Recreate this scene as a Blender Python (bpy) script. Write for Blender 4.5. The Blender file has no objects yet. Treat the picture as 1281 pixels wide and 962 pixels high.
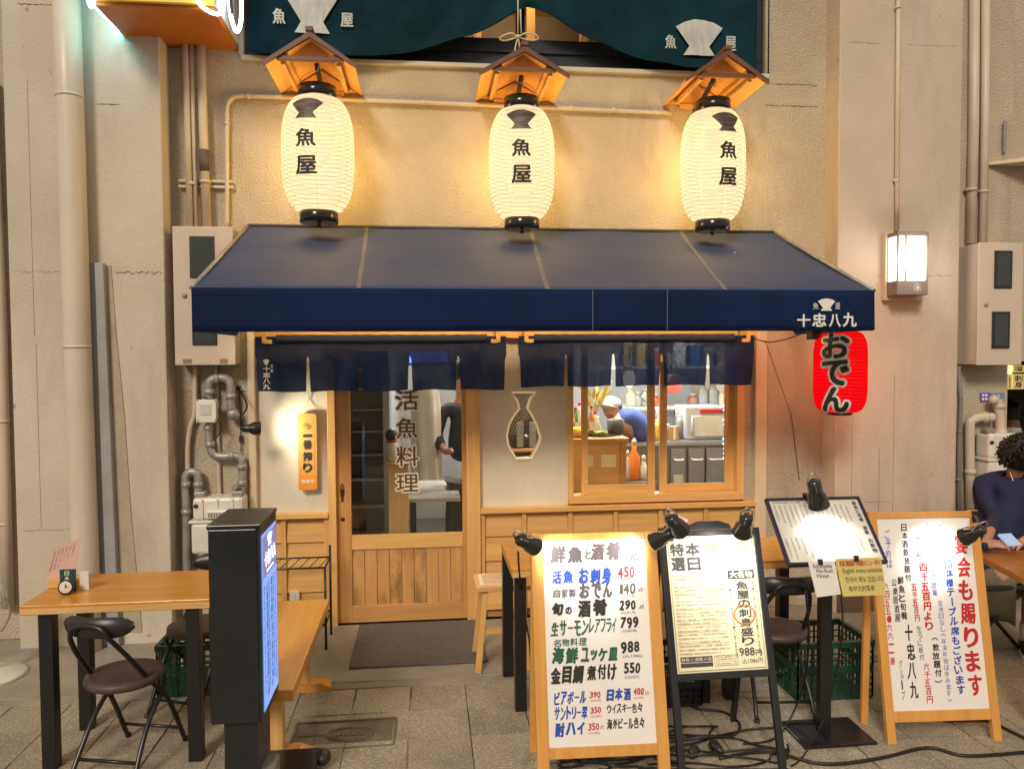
import bpy, bmesh, math, random
import numpy as np
from math import sin, cos, tan, pi, radians, sqrt
from mathutils import Vector, Matrix
from mathutils.geometry import tessellate_polygon

random.seed(7)
scene = bpy.context.scene
col = scene.collection

# ------------------------------------------------------------------ camera
FPX = 963.0; PW, PH = 1281.0, 962.0
CAM = Vector((0, -5.33, 1.85))
_a, _p, _r = radians(6.3), radians(2.2), radians(.3)
FWD = Vector((sin(_a) * cos(_p), cos(_a) * cos(_p), -sin(_p)))
_R = FWD.cross(Vector((0, 0, 1))).normalized(); _U = _R.cross(FWD)
CR = _R * cos(_r) - _U * sin(_r); CU = _U * cos(_r) + _R * sin(_r)
cd = bpy.data.cameras.new('camera'); cam = bpy.data.objects.new('camera', cd); col.objects.link(cam)
cd.sensor_width = 36; cd.lens = FPX / PW * 36; cd.clip_start = .05; cd.clip_end = 500
cam.matrix_world = Matrix(((CR.x, CU.x, -FWD.x, CAM.x), (CR.y, CU.y, -FWD.y, CAM.y), (CR.z, CU.z, -FWD.z, CAM.z), (0, 0, 0, 1)))
scene.camera = cam
# ------------------------------------------------------------------ night sky glow of a lit city alley
world = bpy.data.worlds.new('World'); scene.world = world; world.use_nodes = True
wn = world.node_tree.nodes; wl = world.node_tree.links
bg = wn['Background']
bg.inputs['Color'].default_value = (1.0, .85, .66, 1); bg.inputs['Strength'].default_value = .56
sd = bpy.data.lights.new('street_glow', 'SUN'); sd.energy = 2.2; sd.angle = radians(14); sd.color = (1, .86, .70)
so = bpy.data.objects.new('street_glow', sd); col.objects.link(so)
so.rotation_euler = Vector((.38, 1.0, -.72)).to_track_quat('-Z', 'Y').to_euler()
scene.view_settings.view_transform = 'Standard'; scene.view_settings.look = 'None'
scene.view_settings.exposure = 0; scene.view_settings.gamma = 1
cy = scene.cycles
cy.use_denoising = True; cy.max_bounces = 8; cy.diffuse_bounces = 3; cy.glossy_bounces = 3; cy.transmission_bounces = 6
cy.transparent_max_bounces = 16; cy.sample_clamp_indirect = 4; cy.use_light_tree = True; cy.caustics_reflective = False; cy.caustics_refractive = False

# ------------------------------------------------------------------ measuring helpers (photo pixel -> point on a real plane)
def _ray(px, py): return FWD + CR * ((px - PW / 2) / FPX) - CU * ((py - PH / 2) / FPX)
def W(px, py, Y=0.0):
    d = _ray(px, py); return CAM + d * ((Y - CAM.y) / d.y)
def G(px, py, z=0.0):
    d = _ray(px, py); return CAM + d * ((z - CAM.z) / d.z)

# ------------------------------------------------------------------ materials
MATS = {}
def M(name, c, rough=.6, c2=None, scale=4, stretch=(1, 1, 1), bump=0., bscale=80, metal=0, em=None, es=0, mixpos=(.35, .65), detail=5,
      spots=None, spotscale=30, spotcut=.62, coat=0, bstretch=None, sheen=0, c3=None, c3scale=1.2, c3cut=(.5, .75), c3st=(1, 1, .5), bdist=.004, spec=None):
    if name in MATS: return MATS[name]
    m = bpy.data.materials.new(name); m.use_nodes = True; N = m.node_tree.nodes; L = m.node_tree.links
    b = N['Principled BSDF']; b.inputs['Roughness'].default_value = rough; b.inputs['Metallic'].default_value = metal
    b.inputs['Base Color'].default_value = (*c, 1)
    if spec is not None: b.inputs['Specular IOR Level'].default_value = spec
    if coat: b.inputs['Coat Weight'].default_value = coat; b.inputs['Coat Roughness'].default_value = .15
    tc = N.new('ShaderNodeTexCoord'); oi = N.new('ShaderNodeObjectInfo')
    rv = N.new('ShaderNodeVectorMath'); rv.operation = 'SCALE'; rv.inputs[0].default_value = (17, 11, 23); L.new(oi.outputs['Random'], rv.inputs['Scale'])
    ad = N.new('ShaderNodeVectorMath'); ad.operation = 'ADD'; L.new(tc.outputs['Object'], ad.inputs[0]); L.new(rv.outputs[0], ad.inputs[1])
    cur = None
    def noise(sc, st, det=5, rg=.6):
        mp = N.new('ShaderNodeMapping'); mp.inputs['Scale'].default_value = st; L.new(ad.outputs[0], mp.inputs['Vector'])
        n = N.new('ShaderNodeTexNoise'); n.inputs['Scale'].default_value = sc; n.inputs['Detail'].default_value = det; n.inputs['Roughness'].default_value = rg
        L.new(mp.outputs[0], n.inputs['Vector']); return n.outputs['Fac']
    def mix(fac, lo, hi, A, B):
        mr = N.new('ShaderNodeMapRange'); mr.inputs['From Min'].default_value = lo; mr.inputs['From Max'].default_value = hi; L.new(fac, mr.inputs['Value'])
        x = N.new('ShaderNodeMix'); x.data_type = 'RGBA'; L.new(mr.outputs[0], x.inputs['Factor'])
        for k, v in ((6, A), (7, B)):
            if isinstance(v, tuple): x.inputs[k].default_value = (*v, 1)
            else: L.new(v, x.inputs[k])
        return x.outputs[2]
    if c2: cur = mix(noise(scale, stretch, detail), mixpos[0], mixpos[1], c, c2)
    if c3: cur = mix(noise(c3scale, c3st, 6, .65), c3cut[0], c3cut[1], cur if cur else c, c3)
    if spots: cur = mix(noise(spotscale, (1, 1, 1), 2), spotcut, spotcut + .06, cur if cur else c, spots)
    if cur: L.new(cur, b.inputs['Base Color'])
    if bump:
        bn = N.new('ShaderNodeBump'); bn.inputs['Strength'].default_value = min(1, bump); bn.inputs['Distance'].default_value = bdist
        L.new(noise(bscale, bstretch or (1, 1, 1), 3), bn.inputs['Height']); L.new(bn.outputs[0], b.inputs['Normal'])
    if em: b.inputs['Emission Color'].default_value = (*em, 1); b.inputs['Emission Strength'].default_value = es
    MATS[name] = m; return m
def wood(name, c, c2, axis, rough=.45, c3=None, c3cut=(.55, .8)):
    st = [14, 14, 14]; st[axis] = .8
    return M(name, c, rough, c2, 2.2, tuple(st), bump=.25, bscale=9, bstretch=tuple(st), mixpos=(.3, .7), c3=c3, c3scale=2.5, c3cut=c3cut)
WC, WC2 = (.74, .45, .17), (.60, .33, .10)
wx, wy, wz = [wood('honey_wood_' + 'xyz'[i], WC, WC2, i) for i in range(3)]
dx, dy_, dz_ = [wood('cedar_wood_' + 'xyz'[i], (.60, .33, .12), (.45, .22, .065), i) for i in range(3)]
hoodw = wood('hood_wood', (.85, .49, .19), (.74, .38, .12), 1)
hoodt = M('hood_trim', (.18, .07, .04), .5, (.12, .045, .028), 6)
tablew = wood('table_wood', (.62, .29, .04), (.48, .19, .02), 0, rough=.25)
benchw = wood('bench_wood', (.68, .33, .06), (.58, .26, .04), 1, rough=.3)
stucco = M('stucco_beige', (.53, .46, .35), .85, (.46, .39, .29), 2.2, bump=1, bscale=75, bdist=.016, c3=(.33, .27, .20), c3st=(1.6, 1.6, .45), c3cut=(.53, .8))
pillarm = M('pillar_paint', (.58, .52, .43), .8, (.51, .45, .36), 1.6, bump=.6, bscale=60, bdist=.007, c3=(.37, .31, .24), c3st=(1.5, 1.5, .35), c3cut=(.52, .8), spots=(.33, .27, .2), spotscale=14, spotcut=.72)
pillarp = M('pillar_paint_pink', (.56, .47, .38), .8, (.49, .40, .32), 1.6, bump=.6, bscale=60, bdist=.007, c3=(.36, .28, .22), c3st=(1.5, 1.5, .35), c3cut=(.52, .8), spots=(.3, .22, .17), spotscale=14, spotcut=.72)
plaster = M('plaster_white', (.70, .65, .55), .9, (.64, .58, .48), 3, bump=.6, bscale=80, bdist=.008)
creamt = M('cream_trim', (.66, .55, .38), .6, (.58, .47, .32), 5)
pipep = M('pipe_paint', (.58, .50, .40), .45, (.52, .44, .34), 4, bump=.1)
galv = M('galvanised_pipe', (.36, .36, .34), .45, (.26, .26, .25), 14, metal=.35, bump=.3, bscale=60)
greyduct = M('grey_duct', (.33, .34, .35), .5, (.27, .28, .29), 4)
boxp = M('meter_box_paint', (.58, .49, .40), .5, (.53, .44, .36), 3, spots=(.3, .22, .15), spotscale=20, spotcut=.75)
darkglass = M('meter_window_glass', (.035, .045, .05), .12)
blackm = M('black_metal', (.012, .012, .014), .32, bump=.1)
blackp = M('black_plastic', (.02, .02, .022), .4)
cable_m = M('cable_rubber', (.012, .012, .013), .45)
navy = M('awning_canvas_top', (.030, .050, .125), .75, (.046, .062, .125), 1.8, stretch=(.6, 2, 2), bump=.5, bscale=14, c3=(.075, .080, .11), c3cut=(.55, .95))
navyv = M('awning_canvas_valance', (.006, .018, .070), .85, (.005, .014, .055), 2, spec=.15, bump=.4, bscale=10)
seam = M('seam_tape', (.15, .15, .155), .8, (.09, .095, .11), 8)
teal = M('banner_teal_cloth', (.003, .036, .050), .85, (.002, .018, .028), 3, spec=.15, bump=.3, bscale=12)
white_print = M('white_print', (.72, .73, .70), .8)
cream_print = M('cream_print', (.75, .70, .55), .8)
black_ink = M('black_ink', (.018, .016, .018), .6); brown_ink = M('brown_ink', (.05, .02, .012), .6)
red_ink = M('red_ink', (.50, .015, .02), .6); blue_ink = M('blue_ink', (.012, .06, .42), .6); green_ink = M('green_ink', (.008, .10, .05), .6)
grey_ink = M('grey_ink', (.10, .08, .09), .6); orange_ink = M('orange_ink', (.75, .16, .05), .7)
paper_white = M('white_board', (.78, .76, .74), .35)
paper_cream = M('cream_paper', (.76, .72, .50), .7); paper_yel = M('yellow_card', (.66, .55, .20), .6); paper_pink = M('pink_paper', (.72, .50, .46), .6)
concrete = M('kerb_concrete', (.34, .31, .25), .85, (.26, .235, .19), 3, bump=.4, bscale=60, c3=(.12, .105, .085), c3cut=(.5, .8), spots=(.10, .09, .08), spotscale=60, spotcut=.66)
tile_m = M('granite_paver', (.41, .36, .265), .8, (.21, .18, .13), 95, bump=.35, bscale=120, c3=(.15, .13, .105), c3scale=2, c3cut=(.45, .8), spots=(.60, .55, .45), spotscale=130, spotcut=.60)
joint = M('joint_dirt', (.05, .045, .038), .95)
mat_m = M('door_mat_rubber', (.125, .112, .11), .95, (.095, .085, .085), 30, bump=.8, bscale=160, spots=(.15, .13, .12), spotscale=70, spotcut=.72)
cast = M('cast_iron', (.20, .17, .12), .6, (.13, .11, .08), 12, metal=.4, bump=.5, bscale=70)
seatm = M('brown_vinyl', (.085, .058, .055), .5, (.06, .04, .04), 12, bump=.3, bscale=50)
greenp = M('green_crate_plastic', (.006, .055, .035), .4)
steel = M('brushed_steel', (.42, .43, .44), .3, metal=.8)
whitep = M('white_plastic', (.70, .68, .62), .4, (.62, .59, .52), 8)
skin = M('skin', (.50, .26, .17), .5, (.45, .22, .14), 9)
hairm = M('black_hair', (.008, .007, .008), .55, bump=1, bscale=40)
navyshirt = M('navy_shirt', (.010, .014, .055), .85, bump=.4, bscale=20)
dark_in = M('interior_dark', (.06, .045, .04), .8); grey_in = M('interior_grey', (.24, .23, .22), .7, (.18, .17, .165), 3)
warm_in = M('interior_wall', (.42, .34, .25), .8, (.36, .29, .21), 3)
rope_m = M('rope', (.62, .56, .42), .9, bump=.8, bscale=200, bstretch=(1, 1, 2))
def emat(name, c, s): return M(name, (.6, .6, .6), .5, em=c, es=s)
def papermat(name, em, tr, trc):
    m = bpy.data.materials.new(name); m.use_nodes = True; N = m.node_tree.nodes; L = m.node_tree.links; N.clear()
    o = N.new('ShaderNodeOutputMaterial'); e = N.new('ShaderNodeEmission'); e.inputs[0].default_value = (*em, 1); t = N.new('ShaderNodeBsdfTransparent'); t.inputs[0].default_value = (*trc, 1)
    x = N.new('ShaderNodeMixShader'); x.inputs[0].default_value = tr; L.new(e.outputs[0], x.inputs[1]); L.new(t.outputs[0], x.inputs[2]); L.new(x.outputs[0], o.inputs[0]); MATS[name] = m; return m
lant = papermat('lantern_paper_lit', (1.12, .92, .58), .30, (1, .85, .5))
lant_rib = emat('lantern_rib_bamboo', (.34, .20, .055), .6)
lant_red = papermat('red_lantern_paper', (.9, .0, .006), .22, (1, .42, .25))
def glassmat(name, tint=(.95, .97, .96), fres=.9):
    m = bpy.data.materials.new(name); m.use_nodes = True; N = m.node_tree.nodes; L = m.node_tree.links; N.clear()
    o = N.new('ShaderNodeOutputMaterial'); t = N.new('ShaderNodeBsdfTransparent'); t.inputs[0].default_value = (*tint, 1)
    g = N.new('ShaderNodeBsdfGlossy'); g.inputs['Roughness'].default_value = .02; x = N.new('ShaderNodeMixShader')
    f = N.new('ShaderNodeFresnel'); f.inputs['IOR'].default_value = 1.5
    L.new(f.outputs[0], x.inputs[0]); L.new(t.outputs[0], x.inputs[1]); L.new(g.outputs[0], x.inputs[2]); L.new(x.outputs[0], o.inputs[0]); return m
glass = glassmat('window_glass'); glass_bottle = glassmat('bottle_glass', (.8, .9, .85))
def clothmat(name, c, thr, trl=.25, bscale=30):
    m = bpy.data.materials.new(name); m.use_nodes = True; N = m.node_tree.nodes; L = m.node_tree.links; N.clear()
    o = N.new('ShaderNodeOutputMaterial'); d = N.new('ShaderNodeBsdfDiffuse'); t = N.new('ShaderNodeBsdfTransparent'); r = N.new('ShaderNodeBsdfTranslucent')
    tc = N.new('ShaderNodeTexCoord'); n = N.new('ShaderNodeTexNoise'); n.inputs['Scale'].default_value = bscale; L.new(tc.outputs['Object'], n.inputs['Vector'])
    b = N.new('ShaderNodeBump'); b.inputs['Strength'].default_value = .9; b.inputs['Distance'].default_value = .012; L.new(n.outputs['Fac'], b.inputs['Height']); L.new(b.outputs[0], d.inputs['Normal'])
    d.inputs[0].default_value = (*c, 1); r.inputs[0].default_value = (c[0] * 2, c[1] * 2, c[2] * 2.5, 1)
    a = N.new('ShaderNodeMixShader'); a.inputs[0].default_value = trl; L.new(d.outputs[0], a.inputs[1]); L.new(r.outputs[0], a.inputs[2])
    k = N.new('ShaderNodeMixShader'); k.inputs[0].default_value = thr; L.new(a.outputs[0], k.inputs[1]); L.new(t.outputs[0], k.inputs[2])
    L.new(k.outputs[0], o.inputs[0]); return m
noren_m = clothmat('noren_linen', (.012, .022, .062), .03, .08, 22)

# ------------------------------------------------------------------ builders
OFF = {}
def _name(s): return s
def thing(name, label, cat, loc=(0, 0, 0), rot=None, group=None, kind=None):
    o = bpy.data.objects.new(name, None); col.objects.link(o); o.empty_display_size = .1
    o.location = loc
    if rot is not None:
        if isinstance(rot, Matrix): o.matrix_world = Matrix.Translation(loc) @ rot.to_4x4()
        else: o.rotation_euler = rot
    OFF[o.name] = Vector(loc) if rot is None else Vector((0, 0, 0))
    o['label'] = label; o['category'] = cat
    if group: o['group'] = group
    if kind: o['kind'] = kind
    return o
def tag(o, label=None, cat=None, group=None, kind=None):
    if label: o['label'] = label
    if cat: o['category'] = cat
    if group: o['group'] = group
    if kind: o['kind'] = kind
    return o
_TC = {}
_AS = {}
def glyphs(body, res=3):
    k = (body, res)
    if k not in _TC:
        c = bpy.data.curves.new('text', 'FONT'); c.body = body; c.align_x = 'CENTER' if '\n' in body else 'LEFT'; c.resolution_u = res
        c.space_line = .95
        o = bpy.data.objects.new('text', c); col.objects.link(o); bpy.context.view_layer.update()
        me = bpy.data.meshes.new_from_object(o.evaluated_get(bpy.context.evaluated_depsgraph_get()))
        V = [(v.co.x, v.co.y) for v in me.vertices]; Fc = [tuple(p.vertices) for p in me.polygons]
        bpy.data.objects.remove(o); bpy.data.curves.remove(c); bpy.data.meshes.remove(me)
        xs = [v[0] for v in V]; ys = [v[1] for v in V]; x0, x1, y0, y1 = min(xs), max(xs), min(ys), max(ys)
        _AS[k] = (x1 - x0, y1 - y0)
        _TC[k] = ([((v[0] - x0) / (x1 - x0 or 1), (v[1] - y0) / (y1 - y0 or 1)) for v in V], Fc)
    return _TC[k]
class MB:
    def __init__(s): s.v = []; s.f = []; s.sm = []
    def add(s, V, Fc, sm=False):
        n = len(s.v); s.v += [tuple(x) for x in V]; s.f += [tuple(i + n for i in q) for q in Fc]; s.sm += [sm] * len(Fc); return s
    def box(s, a, b):
        x0, x1 = sorted((a[0], b[0])); y0, y1 = sorted((a[1], b[1])); z0, z1 = sorted((a[2], b[2]))
        return s.hex([(x0, y0, z0), (x1, y0, z0), (x1, y1, z0), (x0, y1, z0), (x0, y0, z1), (x1, y0, z1), (x1, y1, z1), (x0, y1, z1)])
    def hex(s, V): return s.add(V, [(3, 2, 1, 0), (4, 5, 6, 7), (0, 1, 5, 4), (1, 2, 6, 5), (2, 3, 7, 6), (3, 0, 4, 7)])
    def bar(s, p, q, w, t=None, up=(0, 0, 1)):
        p, q = Vector(p), Vector(q); t = t or w; d = (q - p).normalized(); u = Vector(up)
        if abs(d.dot(u)) > .95: u = Vector((0, 1, 0))
        a = d.cross(u).normalized() * w / 2; b = a.cross(d).normalized() * t / 2
        return s.hex([p - a - b, p + a - b, p + a + b, p - a + b, q - a - b, q + a - b, q + a + b, q - a + b])
    def prism(s, poly, y0, y1):
        n = len(poly); V = [(x, y0, z) for x, z in poly] + [(x, y1, z) for x, z in poly]
        Fc = [(i, (i + 1) % n, n + (i + 1) % n, n + i) for i in range(n)]
        T = tessellate_polygon([[Vector((x, z, 0)) for x, z in poly]])
        Fc += [tuple(t) for t in T] + [tuple(n + i for i in reversed(t)) for t in T]
        return s.add(V, Fc)
    def tube(s, P, r, n=8, close=False, cap=True):
        P = [Vector(p) for p in P]; m = len(P); rr = r if isinstance(r, (list, tuple)) else [r] * m
        t0 = (P[1] - P[0]).normalized(); u = t0.orthogonal().normalized(); V = []
        for i in range(m):
            if close: t = (P[(i + 1) % m] - P[i - 1]).normalized()
            else: t = (P[min(i + 1, m - 1)] - P[max(i - 1, 0)]).normalized()
            u = (u - t * u.dot(t)); u = u.normalized() if u.length > 1e-6 else t.orthogonal().normalized(); w = t.cross(u)
            V += [P[i] + (u * cos(2 * pi * k / n) + w * sin(2 * pi * k / n)) * rr[i] for k in range(n)]
        Fc = [(i * n + k, i * n + (k + 1) % n, ((i + 1) % m) * n + (k + 1) % n, ((i + 1) % m) * n + k) for i in range(m if close else m - 1) for k in range(n)]
        s.add(V, Fc, True)
        if cap and not close: n0 = len(s.v) - len(V); s.f += [tuple(n0 + k for k in reversed(range(n))), tuple(n0 + (m - 1) * n + k for k in range(n))]; s.sm += [False, False]
        return s
    def lathe(s, prof, c=(0, 0, 0), n=24, axis=None, sm=True):
        V = []; ax = Vector(axis or (0, 0, 1)).normalized(); u = ax.orthogonal().normalized(); w = ax.cross(u); c = Vector(c)
        for r, h in prof: V += [c + ax * h + (u * cos(2 * pi * k / n) + w * sin(2 * pi * k / n)) * r for k in range(n)]
        Fc = [(i * n + k, i * n + (k + 1) % n, (i + 1) * n + (k + 1) % n, (i + 1) * n + k) for i in range(len(prof) - 1) for k in range(n)]
        s.add(V, Fc, sm)
        if prof[0][0] > 1e-4: n0 = len(s.v) - len(V); s.f.append(tuple(n0 + k for k in reversed(range(n)))); s.sm.append(False)
        if prof[-1][0] > 1e-4: n0 = len(s.v) - len(V); s.f.append(tuple(n0 + (len(prof) - 1) * n + k for k in range(n))); s.sm.append(False)
        return s
    def ball(s, c, r, n=12, sc=(1, 1, 1)):
        m = n // 2 + 2; V = []; c = Vector(c)
        for i in range(m):
            th = pi * i / (m - 1)
            V += [c + Vector((sin(th) * cos(2 * pi * k / n) * r * sc[0], sin(th) * sin(2 * pi * k / n) * r * sc[1], cos(th) * r * sc[2])) for k in range(n)]
        return s.add(V, [(i * n + k, (i + 1) * n + k, (i + 1) * n + (k + 1) % n, i * n + (k + 1) % n) for i in range(m - 1) for k in range(n)], True)
    def sheet(s, fn, nu, nv, sm=True):
        V = [fn(i / nu, j / nv) for j in range(nv + 1) for i in range(nu + 1)]
        return s.add(V, [(j * (nu + 1) + i, j * (nu + 1) + i + 1, (j + 1) * (nu + 1) + i + 1, (j + 1) * (nu + 1) + i) for j in range(nv) for i in range(nu)], sm)
    def flat(s, V2, Fc, mp, cut=0):
        if cut:
            bm = bmesh.new(); vs = [bm.verts.new((x, 0, z)) for x, z in V2]
            for q in Fc:
                try: bm.faces.new([vs[i] for i in q])
                except ValueError: pass
            for ax in (0, 2):
                lo = min(v.co[ax] for v in bm.verts); hi = max(v.co[ax] for v in bm.verts); k = lo + cut
                while k < hi:
                    no = [0, 0, 0]; no[ax] = 1; co = [0, 0, 0]; co[ax] = k
                    bmesh.ops.bisect_plane(bm, geom=bm.verts[:] + bm.edges[:] + bm.faces[:], plane_co=co, plane_no=no); k += cut
            bm.verts.index_update(); V2 = [(v.co.x, v.co.z) for v in bm.verts]; Fc = [[v.index for v in q.verts] for q in bm.faces]; bm.free()
        return s.add([mp(x, z) for x, z in V2], Fc, bool(cut))
    def text(s, body, x0, z0, x1, z1, mp, bold=0., cut=0, res=3, shear=0.):
        V, Fc = glyphs(body, res); aw_, ah_ = _AS[(body, res)]; em_ = min((x1 - x0) / aw_, (z1 - z0) / ah_); bx_ = min(bold * .8 * em_, (x1 - x0) * .3); bz_ = min(bold * .8 * em_, (z1 - z0) * .3)
        sh_ = [(0, 0)] if bold < .015 or res < 2 else [(0, 0), (-bx_, bz_ * .6), (bx_, -bz_ * .6), (bx_ * .7, bz_), (-bx_ * .7, -bz_)]
        if bold > .065: sh_ = [(0, 0)] + [(bx_ * cos(a), bz_ * sin(a)) for a in np.linspace(0, 2 * pi, 13)[:-1]]
        if len(sh_) > 1: x0 += bx_; x1 -= bx_; z0 += bz_; z1 -= bz_
        xm, zm = (x0 + x1) / 2, (z0 + z1) / 2; o = Vector(mp(xm, zm)); nn = (Vector(mp(xm + .001, zm)) - o).cross(Vector(mp(xm, zm + .001)) - o).normalized()
        for k, (dx_, dz) in enumerate(sh_):   # a heavier brush stroke: the same glyph laid several times, each a hair further out
            mpk = (lambda x, z, k=k: tuple(Vector(mp(x, z)) + nn * (.00009 * k))) if k else mp
            s.flat([(x0 + u * (x1 - x0) + (v - .5) * shear * (z1 - z0) + dx_, z0 + v * (z1 - z0) + dz) for u, v in V], Fc, mpk, cut)
        return s
    def poly(s, P, mp, cut=0):
        T = tessellate_polygon([[Vector((x, z, 0)) for x, z in P]])
        return s.flat(P, [tuple(t) for t in T], mp, cut)
    def build(s, name, mat, parent=None, label=None, bevel=0, thick=0, sub=0):
        me = bpy.data.meshes.new(name)
        off = OFF[parent.name] if parent is not None else None
        if off is None:
            xs = np.array(s.v); off = Vector(((xs[:, 0].min() + xs[:, 0].max()) / 2, (xs[:, 1].min() + xs[:, 1].max()) / 2, xs[:, 2].min()))
        me.from_pydata([(x - off.x, y - off.y, z - off.z) for x, y, z in s.v], [], s.f)
        me.polygons.foreach_set('use_smooth', s.sm); me.materials.append(mat); me.update()
        o = bpy.data.objects.new(name, me); col.objects.link(o)
        if parent is not None: o.parent = parent; OFF[o.name] = off
        else: o.location = off; OFF[o.name] = off
        if bevel: md = o.modifiers.new('bevel', 'BEVEL'); md.width = bevel; md.segments = 2; md.limit_method = 'ANGLE'
        if thick: md = o.modifiers.new('thick', 'SOLIDIFY'); md.thickness = thick; md.offset = 0
        if sub: md = o.modifiers.new('sub', 'SUBSURF'); md.levels = sub; md.render_levels = sub
        if label: o['label'] = label
        return o
def bx(name, a, b, mat, parent=None, bevel=0, label=None): return MB().box(a, b).build(name, mat, parent, label, bevel)
def copy_tree(o, parent=None):
    c = o.copy(); col.objects.link(c); c.parent = parent
    for ch in o.children: copy_tree(ch, c)
    return c
def planeY(y): return lambda x, z: (x, y, z)
def fan(cx, cz, w, h):
    P = [(-1, .55), (-.6, .85), (-.2, .98), (.2, .98), (.6, .85), (1, .55), (.42, -.5), (.66, -.98), (-.66, -.98), (-.42, -.5)]
    return [(cx + a * w / 2, cz + b * h / 2) for a, b in P]
def wbox(mb, px0, py0, px1, py1, Y, d0, d1):
    "box whose face at plane Y covers the photo rectangle, from Y+d0 to Y+d1"
    a = W(px0, py0, Y); b = W(px1, py1, Y); return mb.box((a.x, Y + d0, a.z), (b.x, Y + d1, b.z))
def point(name, loc, e, c, r=.03):
    l = bpy.data.lights.new(name, 'POINT'); l.energy = e; l.color = c; l.shadow_soft_size = r
    o = bpy.data.objects.new(name, l); col.objects.link(o); o.location = loc; return o
def spot(name, loc, d, e, c, ang, blend=.6, r=.02, parent=None):
    l = bpy.data.lights.new(name, 'SPOT'); l.energy = e; l.color = c; l.spot_size = radians(ang); l.spot_blend = blend; l.shadow_soft_size = r
    o = bpy.data.objects.new(name, l); col.objects.link(o); o.rotation_euler = Vector(d).to_track_quat('-Z', 'Y').to_euler(); o.location = loc
    return o
def smooth_path(P, n=6):
    P = [Vector(p) for p in P]; out = []
    for i in range(len(P) - 1):
        p0 = P[max(i - 1, 0)]; p1 = P[i]; p2 = P[i + 1]; p3 = P[min(i + 2, len(P) - 1)]
        for k in range(n):
            t = k / n; out.append(.5 * ((2 * p1) + (p2 - p0) * t + (2 * p0 - 5 * p1 + 4 * p2 - p3) * t * t + (3 * p1 - p0 - 3 * p2 + p3) * t ** 3))
    out.append(P[-1]); return out
# ================================================================== SETTING
X = lambda px, y=550, Y=0.: W(px, y, Y).x
Z = lambda py, px=640, Y=0.: W(px, py, Y).z
XL = X(207, 400, -.18); XR = X(1047, 400, -.18); XR2 = X(1199, 400, -.18); XL0 = X(14, 440, -.18)
g = bx('ground', (-60, -60, -.3), (60, 60, -.035), joint); tag(g, 'dark bed under the paving of the alley', kind='structure')
ks = bx('kerb_strip', (-6, -.945, -.034), (XR2 + 3, -.004, .0), concrete, None, .004); tag(ks, 'smooth concrete strip along the foot of the shop front', kind='structure')
ks2 = bx('kerb_stone', (-6, -1.03, -.034), (XR2 + 3, -.951, -.002), concrete, None, .004); tag(ks2, 'narrow kerb line between the concrete strip and the pavers', kind='structure')
TS = .300; TX0 = -.30 - TS * 11 + .045
pav = bx('pavement', (-30, -40, -.034), (30, -1.04, -.012), joint); tag(pav, 'granite slab pavement in front of the shop', kind='structure')
tmesh = []
for k in range(6):
    mb = MB(); e = .002; h = -.001 * (k % 3)
    mb.hex([(-TS / 2 + e, -TS / 2 + e, -.011), (TS / 2 - e, -TS / 2 + e, -.011), (TS / 2 - e, TS / 2 - e, -.011), (-TS / 2 + e, TS / 2 - e, -.011)] +
           [(-TS / 2 + 1.8 * e, -TS / 2 + 1.8 * e, .001 + h), (TS / 2 - 1.8 * e, -TS / 2 + 1.8 * e, 0 + h), (TS / 2 - 1.8 * e, TS / 2 - 1.8 * e, .001), (-TS / 2 + 1.8 * e, TS / 2 - 1.8 * e, h)])
    OFF['_'] = Vector((0, 0, 0))
    me = bpy.data.meshes.new('paver'); me.from_pydata(mb.v, [], mb.f); me.materials.append(tile_m); me.update(); tmesh.append(me)
MH = [G(370, 904), G(495, 897), G(488, 929), G(359, 935)]
mhx0, mhx1 = -.665, -.175; mhy0, mhy1 = MH[2].y - .02, MH[0].y + .0
rest = MB()
for j in range(22):
    for i in range(36):
        cx = TX0 + i * TS + random.uniform(-.002, .002); cyy = -1.045 - TS * (j + .5)
        if mhx0 - .02 < cx < mhx1 + .02 and mhy0 < cyy + .1 and cyy - .1 < mhy1: continue
        if j < 6 and -3.0 < cx < 4.6:
            o = bpy.data.objects.new('paver', random.choice(tmesh)); col.objects.link(o); o.parent = pav
            o.location = (cx - OFF['pavement'].x, cyy - OFF['pavement'].y, -OFF['pavement'].z + random.uniform(-.001, .001)); o.rotation_euler = (random.uniform(-.003, .003), random.uniform(-.003, .003), random.choice((0, pi)))
        else: rest.box((cx - TS / 2 + .004, cyy - TS / 2 + .004, -.011), (cx + TS / 2 - .004, cyy + TS / 2 - .004, 0))
rest.build('paver_field', tile_m, pav)
bpy.data.objects['paver_field']['kind'] = 'stuff'
# manhole
mh = thing('manhole_cover', 'rectangular cast iron cover with an oval emblem set in the pavement', 'manhole cover', ((mhx0 + mhx1) / 2, (mhy0 + mhy1) / 2, 0))
bx('cover_surround', (mhx0 - .22, mhy0 - .26, -.032), (mhx1 + .22, mhy1 + .22, -.0075), tile_m, mh)
bx('cover_plate', (mhx0 + .012, mhy0 + .012, -.03), (mhx1 - .012, mhy1 - .012, -.004), cast, mh, .003)
mb = MB(); c4 = [(mhx0, mhy0), (mhx1, mhy0), (mhx1, mhy1), (mhx0, mhy1)]
for i in range(4):
    p, q = c4[i], c4[(i + 1) % 4]; mb.bar((*p, -.008), (*q, -.008), .012, .02)
mb.build('cover_frame', cast, mh)
mb = MB(); mcx, mcy = (mhx0 + mhx1) / 2 + .03, (mhy0 + mhy1) / 2
for s_ in (1, .82): mb.tube([(mcx + .115 * s_ * cos(t), mcy + .07 * s_ * sin(t), -.002) for t in np.linspace(0, 2 * pi, 33)[:-1]], .004, 6, close=True)
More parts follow.
